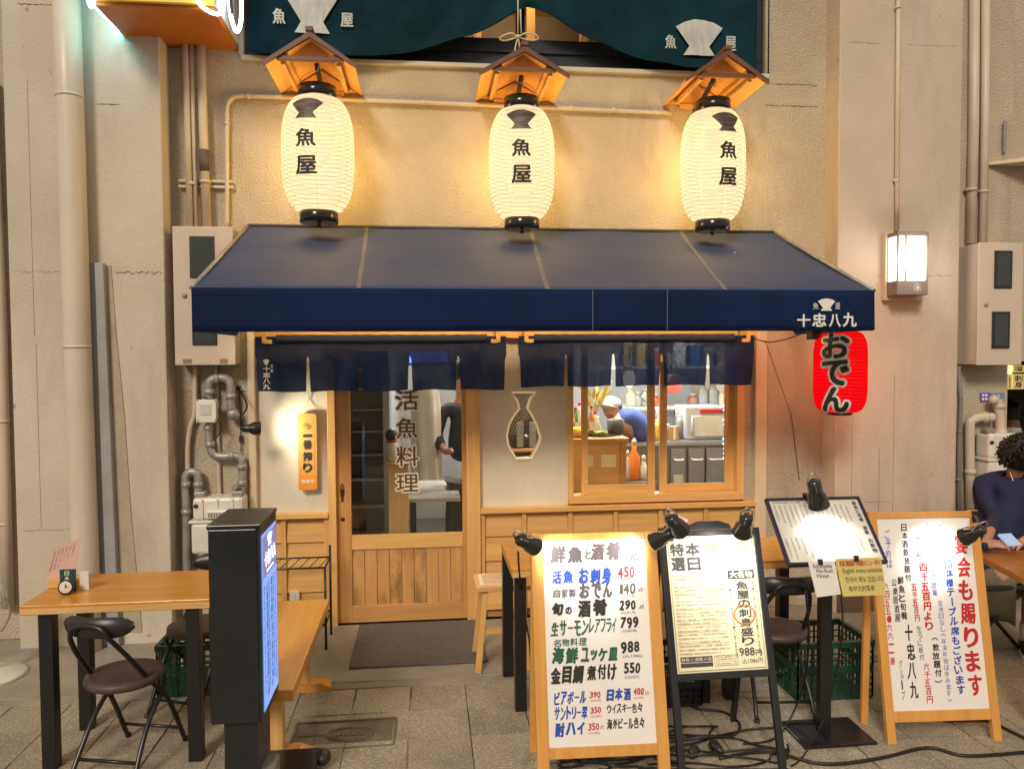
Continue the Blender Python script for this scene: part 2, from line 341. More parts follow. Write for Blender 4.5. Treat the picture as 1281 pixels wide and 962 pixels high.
for k in range(7): mb.box((mcx - .07 + k * .021, mcy - .02 + .008 * (k % 2), -.004), (mcx - .058 + k * .021, mcy + .014 + .008 * (k % 2), .001))
mb.bar((mhx0 + .1, mhy0 + .02, -.003), (mhx0 + .1, mhy1 - .02, -.003), .006, .006)
mb.bar((mhx0 + .02, mcy, -.003), (mhx0 + .15, mcy, -.003), .006, .006)
for sx in (-1, 1): mb.bar((mcx + sx * .17, mcy - .05, -.003), (mcx + sx * .17, mcy + .05, -.003), .01, .006)
mb.build('raised_emblem', cast, mh)
# ------------------------------------------------------------------ building
B = thing('shop_building', 'beige stucco shop front with wooden sliding door and window between two painted pillars', 'building', (0, 0, 0))
WT = .12
def wall(name, x0, z0, x1, z1, m=stucco, y0=0., y1=WT, bev=0): return bx(name, (x0, y0, z0), (x1, y1, z1), m, B, bev)
zt = 2.07; ztop = 6.0; zs = 3.83
xa, xb = X(312), X(957)
wall('stucco_wall', XL, 0, xa, ztop); wall('stucco_wall', xb, 0, XR, ztop)
wall('stucco_wall', xa + .0, zt, xb, zs)
ux0, ux1 = X(306, 70), X(957, 80)
wall('stucco_wall', xa, zs, ux0, ztop); 
# pillars with chamfered look: face + return
def pillar(x0, x1, m, y0=-.18):
    p = bx('pillar', (x0, y0, -.02), (x1, .3, ztop), m, B, .008); return p
pillar(XL0, XL, pillarm); pillar(XR, XR2, pillarp)
bx('pillar_plinth', (XR + .02, -.20, -.01), (XR2 + .0, -.181, .36), M('plinth_brown', (.13, .075, .05), .6), B)
# construction joints, cracks and seams on the pillars
crack = M('crack_line', (.16, .12, .09), .9)
mb = MB()
def crackline(x0, x1, z, y, amp=.008, r=.0018, n=26):
    mb.tube([(x0 + (x1 - x0) * i / n, y, z + random.uniform(-amp, amp)) for i in range(n + 1)], [r * random.uniform(.3, 1.4) for _ in range(n + 1)], 4)
crackline(XL0 + .02, XL0 + .33, Z(340, 60, -.18), -.18); crackline(XL0 + .62, XL - .02, Z(341, 160, -.18), -.18, .01, .003)
crackline(XL0 + .03, XL0 + .4, Z(663, 60, -.18), -.18, .003, .0016); crackline(XL0 + .1, XL0 + .3, Z(6, 40, -.18), -.18, .004, .003)
crackline(XL0 + .55, XL - .25, Z(131, 140, -.18), -.18, .002, .003)
crackline(XR + .05, XR + .3, Z(54, 1080, -.18), -.18, .004, .0016); crackline(XR + .5, XR2 - .05, Z(57, 1160, -.18), -.18, .003, .0012)
crackline(XR + .3, XR2 - .05, Z(345, 1160, -.18), -.18, .006, .0018); crackline(XR + .02, XR + .42, Z(628, 1080, -.18), -.18, .003, .0016)
for px, a, b_, pl in ((1100, 560, 700, 1), (1119, 470, 640, 1), (1066, 530, 650, 1), (34, 100, 420, 0), (45, 430, 660, 0)):
    mb.tube([(X(px, a, -.18), -.18, Z(a, px, -.18) + (Z(b_, px, -.18) - Z(a, px, -.18)) * i / 10) for i in range(11)], .0014, 4)
for px, py in ((957, 105), (957, 132)): crackline(X(px, py), XR - .07, Z(py, px), -.0, .003, .003)
crackline(XL + .02, XL + .15, Z(490, 225), 0, .003, .002)
mb.build('crack', crack, B)
# repaired strip beside the ducts on the left pillar
mb = MB(); x0 = X(132, 400, -.18); 
pl = [(X(139, 332, -.18), Z(332, 139, -.18)), (X(133, 332, -.18), Z(332, 133, -.18)), (X(140, 480, -.18), Z(480, 140, -.18)), (X(145, 640, -.18), Z(640, 145, -.18)), (X(150, 790, -.18), Z(790, 150, -.18)),
      (X(178, 790, -.18), Z(790, 178, -.18)), (X(164, 640, -.18), Z(640, 164, -.18)), (X(156, 520, -.18), Z(520, 156, -.18)), (X(146, 420, -.18), Z(420, 146, -.18))]
mb.prism(pl, -.1865, -.17); mb.build('mortar_patch', M('mortar_patch', (.44, .38, .29), .95, (.36, .31, .23), 9, bump=1, bscale=60), B)
# recessed walls outside the pillars
wall('side_wall', -9, 0, XL0, ztop, stucco, .0, WT)
XO = X(1258, 600); ZO = Z(452, 1258)
wall('side_wall', XR2, 0, XO, ztop, stucco); wall('side_wall', XO, ZO, XO + 6, ztop, stucco)
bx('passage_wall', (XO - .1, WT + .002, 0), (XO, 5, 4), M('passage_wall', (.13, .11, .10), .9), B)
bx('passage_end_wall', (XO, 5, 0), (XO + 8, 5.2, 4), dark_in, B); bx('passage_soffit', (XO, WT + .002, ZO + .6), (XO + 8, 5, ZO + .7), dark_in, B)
# upper window: frame, dark glass, sill, a room behind
uw = bx('upper_window', (ux0, .04, zs), (ux1, .10, zs + .1), M('window_dark_frame', (.012, .018, .03), .4), B)
for a, b_ in ((ux0, ux0 + .05), (ux1 - .05, ux1), (X(652, 40) - .03, X(652, 40) + .03)): bx('frame_post', (a, .035, zs + .10), (b_, .095, ztop), MATS['window_dark_frame'], uw)
bx('window_rail', (ux0 + .05, .02, zs + .1), (ux1 - .05, .09, zs + .19), MATS['window_dark_frame'], uw)
bx('pane', (ux0 + .05, .06, zs + .19), (ux1 - .05, .064, ztop), glass, uw)
bx('sill', (ux0 - .02, -.035, zs - .032), (ux1 + .02, .034, zs - .002), M('sill_grey', (.50, .48, .42), .5), uw, .004)
bx('window_trim', (ux0 - .03, -.02, zs), (ux0 - .001, .03, ztop), M('sill_grey', (0, 0, 0)), uw); 
wall('stucco_wall', ux1 + .0, zs, xb + .01, ztop) if xb + .01 > ux1 else None
bx('upper_room_wall', (ux0, 1.4, zs - .2), (ux1, 1.45, ztop), warm_in, B); bx('upper_room_ceiling', (ux0, .13, zs + .95), (ux1, 1.4, zs + 1.0), wx, B)
for k in range(9): bx('upper_room_post', (ux0 + .3 + k * .42, .7, zs - .1), (ux0 + .36 + k * .42, .76, zs + .95), wz, B)
point('upper_room_light', ((ux0 + ux1) / 2, .5, zs + .8), 14, (1, .72, .42), .1)
# ------------------------------------------------------------------ storefront
bx('corner_trim', (xa, -.03, 0), (X(321), .06, zt), creamt, B, .004); bx('corner_trim', (X(943), -.03, 0), (xb, .06, zt), creamt, B, .004)
xp0, xp1 = X(321), X(410); zc = Z(634, 640); zcl = zc
bx('plaster_panel', (xp0, .02, zcl), (xp1, WT, 2.0), plaster, B)
bx('lintel', (xp0, -.035, 1.965), (X(943), .10, zt - .002), wx, B, .003)
bx('post', (X(410), -.03, 0), (X(420), .10, 1.964), wz, B, .003)
bx('post', (X(583), -.04, 0), (X(600), .10, 1.964), wz, B, .003)
xq0, xq1 = X(600), X(711)
# plaster panel with the fish-shaped opening
fp = [(640, 491), (670, 491), (663, 500), (660, 511), (665, 519), (671, 531), (676, 547), (674, 556), (669, 565), (665, 573), (646, 574), (641, 566), (636, 557), (634, 545), (637, 531), (643, 520), (650, 511), (647, 501)]
hole = [(W(a, b_, .02).x, W(a, b_, .02).z) for a, b_ in fp]
def holed(outer, hole, y0, y1):
    T = tessellate_polygon([[Vector((a, b_, 0)) for a, b_ in outer], [Vector((a, b_, 0)) for a, b_ in hole]]); A = outer + hole; n = len(A); m = MB()
    F = [tuple(t) for t in T] + [tuple(n + i for i in reversed(t)) for t in T]
    h0 = len(outer); k = len(hole)
    F += [(h0 + i, h0 + (i + 1) % k, n + h0 + (i + 1) % k, n + h0 + i) for i in range(k)]
    return m.add([(a, y0, b_) for a, b_ in A] + [(a, y1, b_) for a, b_ in A], F)
holed([(xq0, zc), (xq1, zc), (xq1, 1.964), (xq0, 1.964)], hole, .02, WT).build('plaster_panel', plaster, B)
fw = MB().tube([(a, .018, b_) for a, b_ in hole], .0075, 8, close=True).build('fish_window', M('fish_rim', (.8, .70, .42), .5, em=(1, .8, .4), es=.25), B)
cxh = sum(a for a, _ in hole) / len(hole)
mb = MB(); mb.add([(a, .075, b_) for a, b_ in hole], [tuple(range(len(hole)))]); mb.build('pane', glass, fw)
mb = MB()
from mathutils.geometry import intersect_point_tri_2d
def inside(x, z, P):
    c = False; n = len(P)
    for i in range(n):
        (x1, z1), (x2, z2) = P[i], P[i - 1]
        if (z1 > z) != (z2 > z) and x < (x2 - x1) * (z - z1) / (z2 - z1) + x1: c = not c
    return c
hz0 = Z(545, 656); hz1 = Z(491, 656)
rr = .0115
for j in range(60):
    for i in range(30):
        x = cxh - .2 + i * rr * 1.8 + (j % 2) * rr * .9; z = hz1 - j * rr * 1.56
        if z < hz0 + (.0 if x < cxh else .12): continue
        if inside(x, z, hole): mb.tube([(x + rr * cos(t + pi / 6), .055, z + rr * sin(t + pi / 6)) for t in np.linspace(0, 2 * pi, 7)[:-1]], rr * .2, 3, close=True)
lat = mb.build('scale_lattice', M('lattice_cream', (.80, .72, .50), .6), fw); lat['kind'] = 'stuff'
# wainscot
def wainscot(name, x0, x1, edges, ztp, post_first=True):
    bk = bx(name, (x0, .04, 0), (x1, WT, ztp), dx, B)
    bx('cap_rail', (x0, -.045, ztp - .0), (x1, .06, ztp + .035), wx, bk, .003)
    rows = [ztp]; z = ztp
    while z > .12: z -= .172; rows.append(max(z, .0))
    for i in range(len(edges) - 1):
        for r in range(len(rows) - 1):
            a, b_ = edges[i] + .016, edges[i + 1] - .016; zt_, zb = rows[r] - .001, rows[r + 1] + .001
            MB().hex([(a, .0, zb), (b_, .0, zb), (b_, .039, zb), (a, .039, zb), (a, .018, zt_), (b_, .018, zt_), (b_, .039, zt_), (a, .039, zt_)]).build('siding_board', wx, bk, bevel=.002)
    for e in edges: bx('batten', (e - .016, -.015, .0), (e + .016, .039, ztp - .001), wz, bk, .002)
wainscot('wainscot', xp0, xp1, [xp0 + .016, X(353), xp1 - .016], zc - .035)
wainscot('wainscot', xq0, X(943), [xq0 + .016, X(655), X(713), X(770), X(826), X(883), X(943) - .017], zc - .035)
# sliding door
D0, D1 = X(420), X(583); zg = Z(669, 500); zr = Z(687, 500); zb = Z(757, 500)
door = bx('sliding_door', (D0, .02, .004), (X(438), .055, 1.964), dz_, B, .003)
bx('stile', (X(578), .02, .004), (D1, .055, 1.964), dz_, door, .003)
bx('mid_rail', (X(438), .022, zr), (X(578), .053, zg), wx, door, .002)
bx('bottom_rail', (X(438), .022, .004), (X(578), .053, zb), dx, door, .002)
bx('top_rail', (X(438), .022, 1.88), (X(578), .053, 1.964), wx, door, .002)
nP = 9; xw0, xw1 = X(438), X(578)
for i in range(nP):
    a = xw0 + (xw1 - xw0) * i / nP; b_ = xw0 + (xw1 - xw0) * (i + 1) / nP
    bx('plank', (a + .0015, .034 + .0008 * (i % 2), zb), (b_ - .0015, .048, zr), M('door_plank', (.62, .35, .13), .5, (.50, .26, .08), 2.2, (14, 14, .8), bump=.2, bscale=9, c3=(.09, .045, .018), c3scale=3.0, c3cut=(.50, .68)), door, .0015)
bx('pane', (xw0, .036, zg), (xw1, .040, 1.88), glass, door)
MB().tube([(X(427) + .024 * cos(t) * .45, .018, Z(615, 427) + .05 * sin(t)) for t in np.linspace(0, 2 * pi, 17)[:-1]], .004, 6, close=True).box((X(427) - .008, .0175, Z(615) - .045), (X(427) + .008, .0195, Z(615) + .045)).build('handle', M('aged_brass', (.10, .06, .03), .4, metal=.7), door)
MB().lathe([(.014, 0), (.014, .006), (.007, .012), (.007, .02)], (X(427), .02, Z(644)), 12, (0, -1, 0)).build('lock', MATS['aged_brass'], door)
ch = [('活', 493, 486, 525, 515), ('魚', 494, 521, 524, 550), ('料', 494, 556, 525, 585), ('理', 494, 591, 525, 617)]
mb, mb2 = MB(), MB()
for c_, a, t_, b_, bo in ch:
    p = W(a, bo, .034); q = W(b_, t_, .034)
    mb.text(c_, p.x, p.z, q.x, q.z, planeY(.0335), .075, 0, 4); e = .009
    mb2.text(c_, p.x + e, p.z + e, q.x - e, q.z - e, planeY(.0315), .016, 0, 4)
mb.build('lettering_outline', cream_print, door); mb2.build('lettering', M('glass_letter_brown', (.10, .05, .025), .5), door)
# window
w0, w1 = X(711), X(930); zsl = Z(627, 820); zsb = Z(617, 820)
win = bx('window', (w0, -.02, 0.0 + zsl), (w1, .09, zsb), wx, B, .003)
bx('jamb', (w0, -.015, zsb), (X(717), .09, 1.964), wz, win, .002); bx('jamb', (X(921), -.015, zsb), (w1, .09, 1.964), wz, win, .002)
def sash(a, b_, c_, d, y, zb_, zt_, nm='sash'):
    s0 = bx(nm, (X(a), y, zb_), (X(b_), y + .028, 1.96), wz, win, .002)
    bx('sash_stile', (X(c_), y, zb_), (X(d), y + .028, 1.96), wz, win, .002)
    bx('sash_rail', (X(b_), y + .002, zb_), (X(c_), y + .026, zt_), wx, win, .002)
    bx('pane', (X(b_), y + .012, zt_), (X(c_), y + .016, 1.96), glass, win)
sash(728, 736, 811, 820, .012, zsb + .001, Z(607, 770))
sash(828, 837, 910, 921, .044, zsb + .001, Z(606, 870))
bx('stucco_wall', (w1, .012, 0), (X(943), WT, 1.964), stucco, B)
bx('plaster_panel', (xp0, .121, 1.9), (X(943), .13, 2.06), plaster, B) if False else None
# ------------------------------------------------------------------ interior room (part of the building)
rx0, rx1, ry1 = XL - .3, XR + .2, 3.4
bx('room_floor', (rx0, WT + .001, -.03), (rx1, ry1, .002), M('room_floor', (.10, .09, .08), .4, (.07, .06, .055), 9), B)
bx('room_back_wall', (rx0, ry1, 0), (rx1, ry1 + .1, 2.7), M('room_back', (.34, .33, .32), .7, (.26, .25, .25), 2), B)
bx('room_ceiling', (rx0, WT + .001, 2.55), (rx1, ry1, 2.6), warm_in, B)
bx('room_side_wall', (rx0 - .1, WT + .001, 0), (rx0, ry1, 2.6), warm_in, B); bx('room_side_wall', (rx1, WT + .001, 0), (rx1 + .1, ry1, 2.6), warm_in, B)
bx('room_partition', (X(612, 550, .7), .75, 0), (X(694, 550, .7), .8, 2.4), M('partition_dark', (.09, .075, .065), .7, (.05, .04, .035), 3), B)
# ================================================================== stairs and things inside, seen through the glass
st = thing('staircase', 'dark grey steps with pale nosings rising behind the door glass', 'staircase', (X(458, 600, 1.2), .9, 0))
sx0, sx1 = X(425, 600, 1.0), X(482, 600, 1.0)
for k in range(1, 11):
    s_ = bx('step', (sx0, .55 + .24 * k, .19 * (k - 1) if k > 1 else .003), (sx1, 3.2, .19 * k - .012), M('step_grey', (.24, .23, .21), .7, (.17, .16, .15), 5), st)
    bx('nosing', (sx0, .535 + .24 * k, .19 * k - .012), (sx1, .60 + .24 * k, .19 * k), M('nosing_pale', (.78, .75, .68), .5), s_)
bx('stair_stringer', (sx1 + .002, .75, .002), (sx1 + .05, 3.2, 2.4), M('stringer_grey', (.28, .30, .31), .5), st)
ped = thing('wooden_pedestal', 'square honey wood pedestal just inside the door', 'pedestal', (X(498, 620, .45), .45, 0))
pz = Z(582, 498, .4); bx('pedestal_body', (X(486, 620, .4), .4, .002), (X(511, 620, .4), .58, pz), wz, ped, .004)
bx('pedestal_top', (X(485, 620, .4), .39, pz), (X(512, 620, .4), .59, pz + .015), wx, ped, .003)
fc = Vector((X(490, 580, .45), .49, pz + .016)); fg = thing('lucky_figurine', 'small white and black figurine with a red scarf on the wooden pedestal', 'figurine', fc)
MB().lathe([(.03, 0), (.05, .02), (.055, .07), (.045, .13), (.03, .16)], fc, 14).build('body', whitep, fg)
MB().ball(fc + Vector((0, 0, .20)), .048, 12).build('head', blackp, fg); MB().lathe([(.036, .145), (.044, .152), (.036, .165)], fc, 14).build('scarf', red_ink, fg)
it = thing('dining_table', 'grey topped table inside, beyond the door glass', 'table', (X(535, 610, 1.0), 1.0, 0))
p = G(506, 624, .76); q = G(562, 600, .76)
bx('table_top', (p.x, p.y, .73), (q.x + .06, q.y, .76), M('grey_top', (.42, .40, .35), .35), it, .004)
for a in (p.x + .04, q.x): 
    for b_ in (p.y + .04, q.y - .05): bx('leg', (a, b_, .003), (a + .035, b_ + .035, .729), blackm, it)
def coat(px, py0, py1, wpx, Y, m, lab):
    a = W(px - wpx / 2, py1, Y); b_ = W(px + wpx / 2, py0, Y); c = (a.x + b_.x) / 2; w_ = (b_.x - a.x) / 2; n = 10
    def fn(u, v):
        t = u * 2 * pi; r = w_ * (.25 + .75 * min(1, (1 - v) * 5) ** .45) * (1 + .14 * sin(6 * t + 3 * v) * (1 - v) ** .5) * (1 - .10 * v * (1 - v))
        return (c + r * cos(t), Y + .4 * r * sin(t), a.z + (b_.z - a.z) * v)
    return tag(MB().sheet(fn, 36, 12).build('hanging_coat', m), lab, 'coat')
coat(533, 470, 600, 34, .9, M('apron_white', (.62, .62, .60), .9, bump=.3, bscale=12), 'white apron hanging inside behind the door glass')
# kitchen behind the window
ct = thing('wood_counter', 'honey wood counter front with two pale notices inside the window', 'counter', (X(760, 600, .6), .75, 0))
cz = Z(548, 760, .5); cx0, cx1 = X(700, 580, .5), X(783, 580, .5)
bx('counter_front', (cx0, .5, .003), (cx1, .95, cz - .03), wx, ct, .003); bx('counter_top', (cx0 - .01, .47, cz - .03), (cx1 + .02, .98, cz), dx, ct, .004)
bx('counter_post', (X(776, 580, .5), .485, .003), (cx1, .499, cz - .031), dz_, ct)
for a, b_, c_, d in ((735, 570, 742, 584), (752, 569, 771, 585)):
    bx('notice', (X(a, 577, .49), .494, Z(d, a, .49)), (X(c_, 577, .49), .498, Z(b_, a, .49)), paper_cream, ct)
kc = thing('steel_kitchen_counter', 'steel kitchen counter with drawers below the microwave', 'kitchen counter', (X(870, 590, 1.5), 1.8, 0))
kz = Z(552, 865, 1.3)
bx('cabinet', (X(783, 580, 1.3), 1.3, .003), (X(925, 580, 1.3), 2.0, kz - .03), M('cabinet_grey', (.20, .20, .21), .35, metal=.5), kc); bx('worktop', (X(780, 580, 1.3), 1.27, kz - .03), (X(926, 580, 1.3), 2.02, kz), steel, kc)
for a, b_ in ((840, 858), (862, 882), (884, 908)):
    bx('drawer_front', (X(a, 590, 1.26), 1.27, .25), (X(b_, 590, 1.26), 1.299, kz - .06), M('drawer_steel', (.30, .31, .33), .3, metal=.6), kc, .004)
    MB().tube([(X(a + 3, 590, 1.26), 1.268, kz - .15), (X(a + 4, 590, 1.26), 1.24, kz - .16), (X(b_ - 4, 590, 1.26), 1.24, kz - .16), (X(b_ - 3, 590, 1.26), 1.268, kz - .15)], .009, 6).build('drawer_handle', whitep, kc)
bx('control_panel', (X(843, 590, 1.26), 1.262, .62), (X(855, 590, 1.26), 1.2695, .78), whitep, kc)
mw = thing('microwave_oven', 'white microwave oven with red striped label on the steel worktop', 'microwave', (X(880, 535, 1.45), 1.6, kz))
ma, mbx = X(858, 535, 1.4), X(908, 535, 1.4)
bx('casing', (ma, 1.4, kz + .003), (mbx, 1.75, kz + .30), M('appliance_grey', (.50, .52, .56), .35), mw, .008)
bx('oven_door', (ma + .08, 1.385, kz + .03), (mbx - .03, 1.399, kz + .22), whitep, mw, .004); bx('red_label', (ma + .13, 1.382, kz + .245), (mbx - .02, 1.398, kz + .275), red_ink, mw)
MB().tube([(ma + .06, 1.39, kz + .05), (ma + .045, 1.36, kz + .1), (ma + .045, 1.36, kz + .18), (ma + .06, 1.39, kz + .22)], .007, 6).build('handle', whitep, mw)
sh = thing('wall_shelf', 'long pale kitchen shelf crossing the window view', 'shelf', (X(850, 505, 1.7), 1.8, Z(512, 850, 1.6)))
sz = Z(509, 850, 1.65); bx('shelf_board', (X(780, 510, 1.65), 1.65, sz - .025), (X(915, 510, 1.65), 1.95, sz), M('shelf_pale', (.6, .58, .52), .5), sh)
for k in range(3): bx('bracket', (X(795 + k * 50, 510, 1.65), 1.7, sz - .10), (X(797 + k * 50, 510, 1.65), 1.94, sz - .026), steel, sh)
items = [(790, .16, .05, whitep), (799, .12, .04, M('glassware', (.35, .40, .42), .2)), (808, .15, .045, steel), (820, .10, .06, M('tin_red', (.4, .06, .04), .4)), (868, .10, .05, M('tin_brown', (.25, .12, .08), .5)), (880, .2, .055, M('pot_grey', (.25, .27, .27), .35)), (893, .2, .055, MATS['pot_grey']), (903, .13, .04, whitep)]
for k, (px, h, r, m) in enumerate(items):
    c = (X(px, 500, 1.75), 1.78, sz + .001)
    jar = thing('jar', ['tall white jar at the left end of the kitchen shelf', 'small clear glass jar second from the left on the kitchen shelf', 'steel jar third from the left on the kitchen shelf', 'squat red tin on the kitchen shelf', 'brown tin left of the grey jugs on the kitchen shelf', 'left one of the two grey jugs on the kitchen shelf', 'right one of the two grey jugs on the kitchen shelf', 'small white jar at the right end of the kitchen shelf'][k], 'jar', c, group='jars on the kitchen shelf')
    MB().lathe([(r * .8, 0), (r, .01), (r, h * .7), (r * .55, h * .85), (r * .55, h)], c, 12).build('body', m, jar); MB().lathe([(r * .6, h), (r * .6, h + .015)], c, 12).build('lid', whitep, jar)
bz = cz + .001
bl = [(719, .26, .03, (.45, .30, .12), 'amber bottle at the left edge of the wood counter'), (724, .20, .03, (.03, .22, .05), 'green bottle at the left end of the wood counter'), (729, .24, .028, (.6, .6, .55), 'clear bottle behind the left sash stile'), (741, .22, .03, (.5, .22, .05), 'orange brown bottle beside the sieve basket'), (748, .17, .032, (.62, .55, .3), 'pale yellow bottle on the wood counter')]
for px, h, r, c_, lab in bl:
    c = (X(px, 545, .65), .66 + (px % 5) * .03, bz); t = thing('bottle', lab, 'bottle', c, group='bottles on the wood counter')
    MB().lathe([(r * .9, 0), (r, .01), (r, h * .6), (r * .4, h * .78), (r * .36, h)], c, 12).build('body', M('bottle_%d' % px, c_, .15), t)
    bx('label_band', (c[0] - r * .7, c[1] - r - .004, bz + h * .2), (c[0] + r * .7, c[1] - r * .7, bz + h * .5), paper_white, t); MB().lathe([(r * .42, h), (r * .42, h + .02)], c, 10).build('cap', red_ink, t)
for px, h, r, c_, lab in [(794, .30, .05, (.85, .20, .03), 'large orange syrup bottle inside the window'), (786, .20, .03, (.55, .6, .62), 'clear dispenser bottle left of the orange bottle'), (806, .16, .045, (.7, .7, .68), 'white tub right of the orange bottle')]:
    c = (X(px, 575, 1.0), 1.02, kz * 0 + Z(600, px, 1.0)); t = thing('bottle', lab, 'bottle', c)
    MB().lathe([(r * .9, 0), (r, .01), (r, h * .65), (r * .4, h * .82), (r * .36, h)], c, 14).build('body', M('bottle_%d' % px, c_, .15), t); MB().lathe([(r * .42, h), (r * .42, h + .03), (.004, h + .05)], c, 10).build('pump_cap', whitep, t)
bench2 = thing('steel_trolley', 'low steel trolley carrying the orange bottle', 'trolley', (X(797, 600, 1), 1.05, 0)); tz_ = Z(600, 797, 1.0) - .003
bx('tray', (X(782, 600, .9), .9, tz_ - .02), (X(822, 600, .9), 1.22, tz_), steel, bench2)
for a in (784, 819):
    for b_ in (.92, 1.18): bx('leg', (X(a, 600, .9), b_, .003), (X(a, 600, .9) + .02, b_ + .02, tz_ - .021), steel, bench2)
c = Vector((X(723, 540, .55), .62, bz)); bk = thing('sieve_basket', 'shallow wicker basket with lemons at the left of the counter', 'basket', c)
MB().lathe([(.07, 0), (.10, .05), (.095, .05), (.066, .006)], c, 18).build('bowl', M('wicker', (.62, .36, .10), .7, bump=.6), bk)
for k in range(4): tag(MB().ball(c + Vector((.03 * cos(k * 1.6), .03 * sin(k * 1.6), .055)), .026, 10, (1.15, .9, .9)).build('lemon', M('lemon', (.75, .62, .05), .45)), 'yellow lemon lying in the wicker basket on the counter', 'lemon', 'lemons in the wicker basket')
c = Vector((X(754, 545, .6), .68, bz)); pt = thing('serving_tray', 'black tray with green garnish on the wood counter', 'tray', c)
MB().lathe([(.10, 0), (.12, .012), (.115, .014), (.09, .004)], c, 20).build('tray_dish', blackp, pt)
for k in range(9): MB().ball(c + Vector((random.uniform(-.06, .06), random.uniform(-.05, .05), .022)), .018, 6).build('garnish', M('garnish', (.35, .5, .08), .6), pt)
c = Vector((X(772, 545, .7), .75, bz)); tag(MB().lathe([(.05, 0), (.065, .02), (.07, .12), (.066, .12), (.05, .02)], c, 18).build('pot', M('iron_pot', (.05, .045, .045), .5)), 'dark grey iron pot at the right end of the wood counter', 'pot')
# plant with yellow leaves behind the left sash
c = Vector((X(747, 545, .8), .88, bz)); pl_ = thing('flower_arrangement', 'sprays of yellow leaves in a vase behind the left sash', 'flowers', c)
MB().lathe([(.04, 0), (.05, .05), (.03, .12), (.035, .14)], c, 14).build('vase', whitep, pl_)
for k in range(26):
    a = random.uniform(0, 2 * pi); l = random.uniform(.12, .3); e = c + Vector((cos(a) * l * .6, sin(a) * l * .3, .14 + l)); m_ = c + Vector((cos(a) * l * .2, sin(a) * l * .1, .14 + l * .6))
    d = (e - m_).normalized(); s_ = d.cross(Vector((0, 1, 0))).normalized() * .014; me_ = (m_ + e) / 2
    mb = MB(); mb.tube([c + Vector((0, 0, .12)), m_, e], .002, 4); mb.add([m_, me_ + s_, e, me_ - s_], [(0, 1, 2, 3)]); mb.build('leaf', M('yellow_leaf', (.55, .42, .06), .6), pl_)
# lamps that light the room
def ceil_lamp(px, Y, lab, e=26, c_=(1, .80, .55)):
    c = Vector((X(px, 460, Y), Y, 2.45)); t = thing('ceiling_lamp', lab, 'lamp', c, group='ceiling lamps of the shop interior')
    MB().lathe([(.03, .1), (.03, .03), (.12, .0), (.115, .0)], c, 18).build('shade', whitep, t); MB().lathe([(.0, -.03), (.05, -.02), (.06, .0)], c, 14).build('bulb', emat('bulb_warm', (1, .8, .5), 12), t)
    point('lamp_light', c + Vector((0, 0, -.1)), e, c_, .08)
ceil_lamp(740, .8, 'ceiling lamp inside above the wood counter', 95); ceil_lamp(830, 1.5, 'ceiling lamp over the kitchen worktop', 240, (.85, .93, 1)); ceil_lamp(530, 1.6, 'ceiling lamp inside beyond the door', 70, (1, .9, .75))
c = W(787, 474, .45); gl = thing('globe_lamp', 'round white paper globe lamp glowing behind the right noren', 'lamp', c)
MB().ball(c, .05, 14, (1, 1, 1.3)).build('globe', emat('globe_glow', (1, .93, .75), 4), gl); MB().tube([c + Vector((0, 0, .06)), (c.x, c.y, 2.5)], .004, 6).build('cord', blackp, gl)
c = W(840, 480, .6); rl = thing('red_paper_lantern', 'small red lantern hanging inside behind the window glass', 'lantern', c)
MB().lathe([(.03, -.075)] + [(.03 + .055 * sin(pi * k / 12) ** .6, -.075 + .012 * k) for k in range(1, 12)] + [(.03, .075)], c, 20).build('shade', emat('small_red_lit', (.9, .01, .02), 1), rl); MB().tube([c + Vector((0, 0, .075)), (c.x, c.y, 2.5)], .003, 5).build('cord', blackp, rl)
c = W(900, 530, .5); led = thing('led_string', 'vertical string of pale blue lights at the right edge of the window', 'string lights', c)
MB().tube([W(909, 440, .3), W(908, 500, .3), W(906, 560, .3), W(908, 600, .3)], .003, 5).build('wire', blackp, led)
for k in range(15): MB().ball(W(907 + random.uniform(-2, 2), 495 + 6 * k, .3), .008, 6).build('bulb', emat('blue_led', (.25, .6, 1), 7), led)
# screen: blue panel glowing behind the door noren
c = W(536, 442, .7); a, b_ = W(512, 454, .7), W(560, 431, .7)
tv = thing('wall_screen', 'blue lit screen high up inside behind the door noren', 'screen', ((a.x + b_.x) / 2, .75, a.z)); bx('casing', (a.x - .02, .72, a.z - .02), (b_.x + .02, .76, b_.z + .02), blackp, tv); bx('display', (a.x, .71, a.z), (b_.x, .719, b_.z), emat('screen_blue', (.02, .16, 1), 2.4), tv)
for a_, b2, lab in ((721, 736, 'narrow'), (738, 764, 'wide')):
    a, b_ = W(a_, 466, .5), W(b2, 431, .5)
    nt = thing('paper_screen', '%s pale shoji screen glowing behind the right noren' % lab, 'shoji screen', ((a.x + b_.x) / 2, .5, a.z)); bx('paper', (a.x, .5, a.z), (b_.x, .505, b_.z), emat('shoji_glow', (.9, .8, .5), .8), nt)
    for k in range(4): bx('muntin', (a.x, .492, a.z + (b_.z - a.z) * k / 3 - .004), (b_.x, .499, a.z + (b_.z - a.z) * k / 3 + .004), dx, nt)
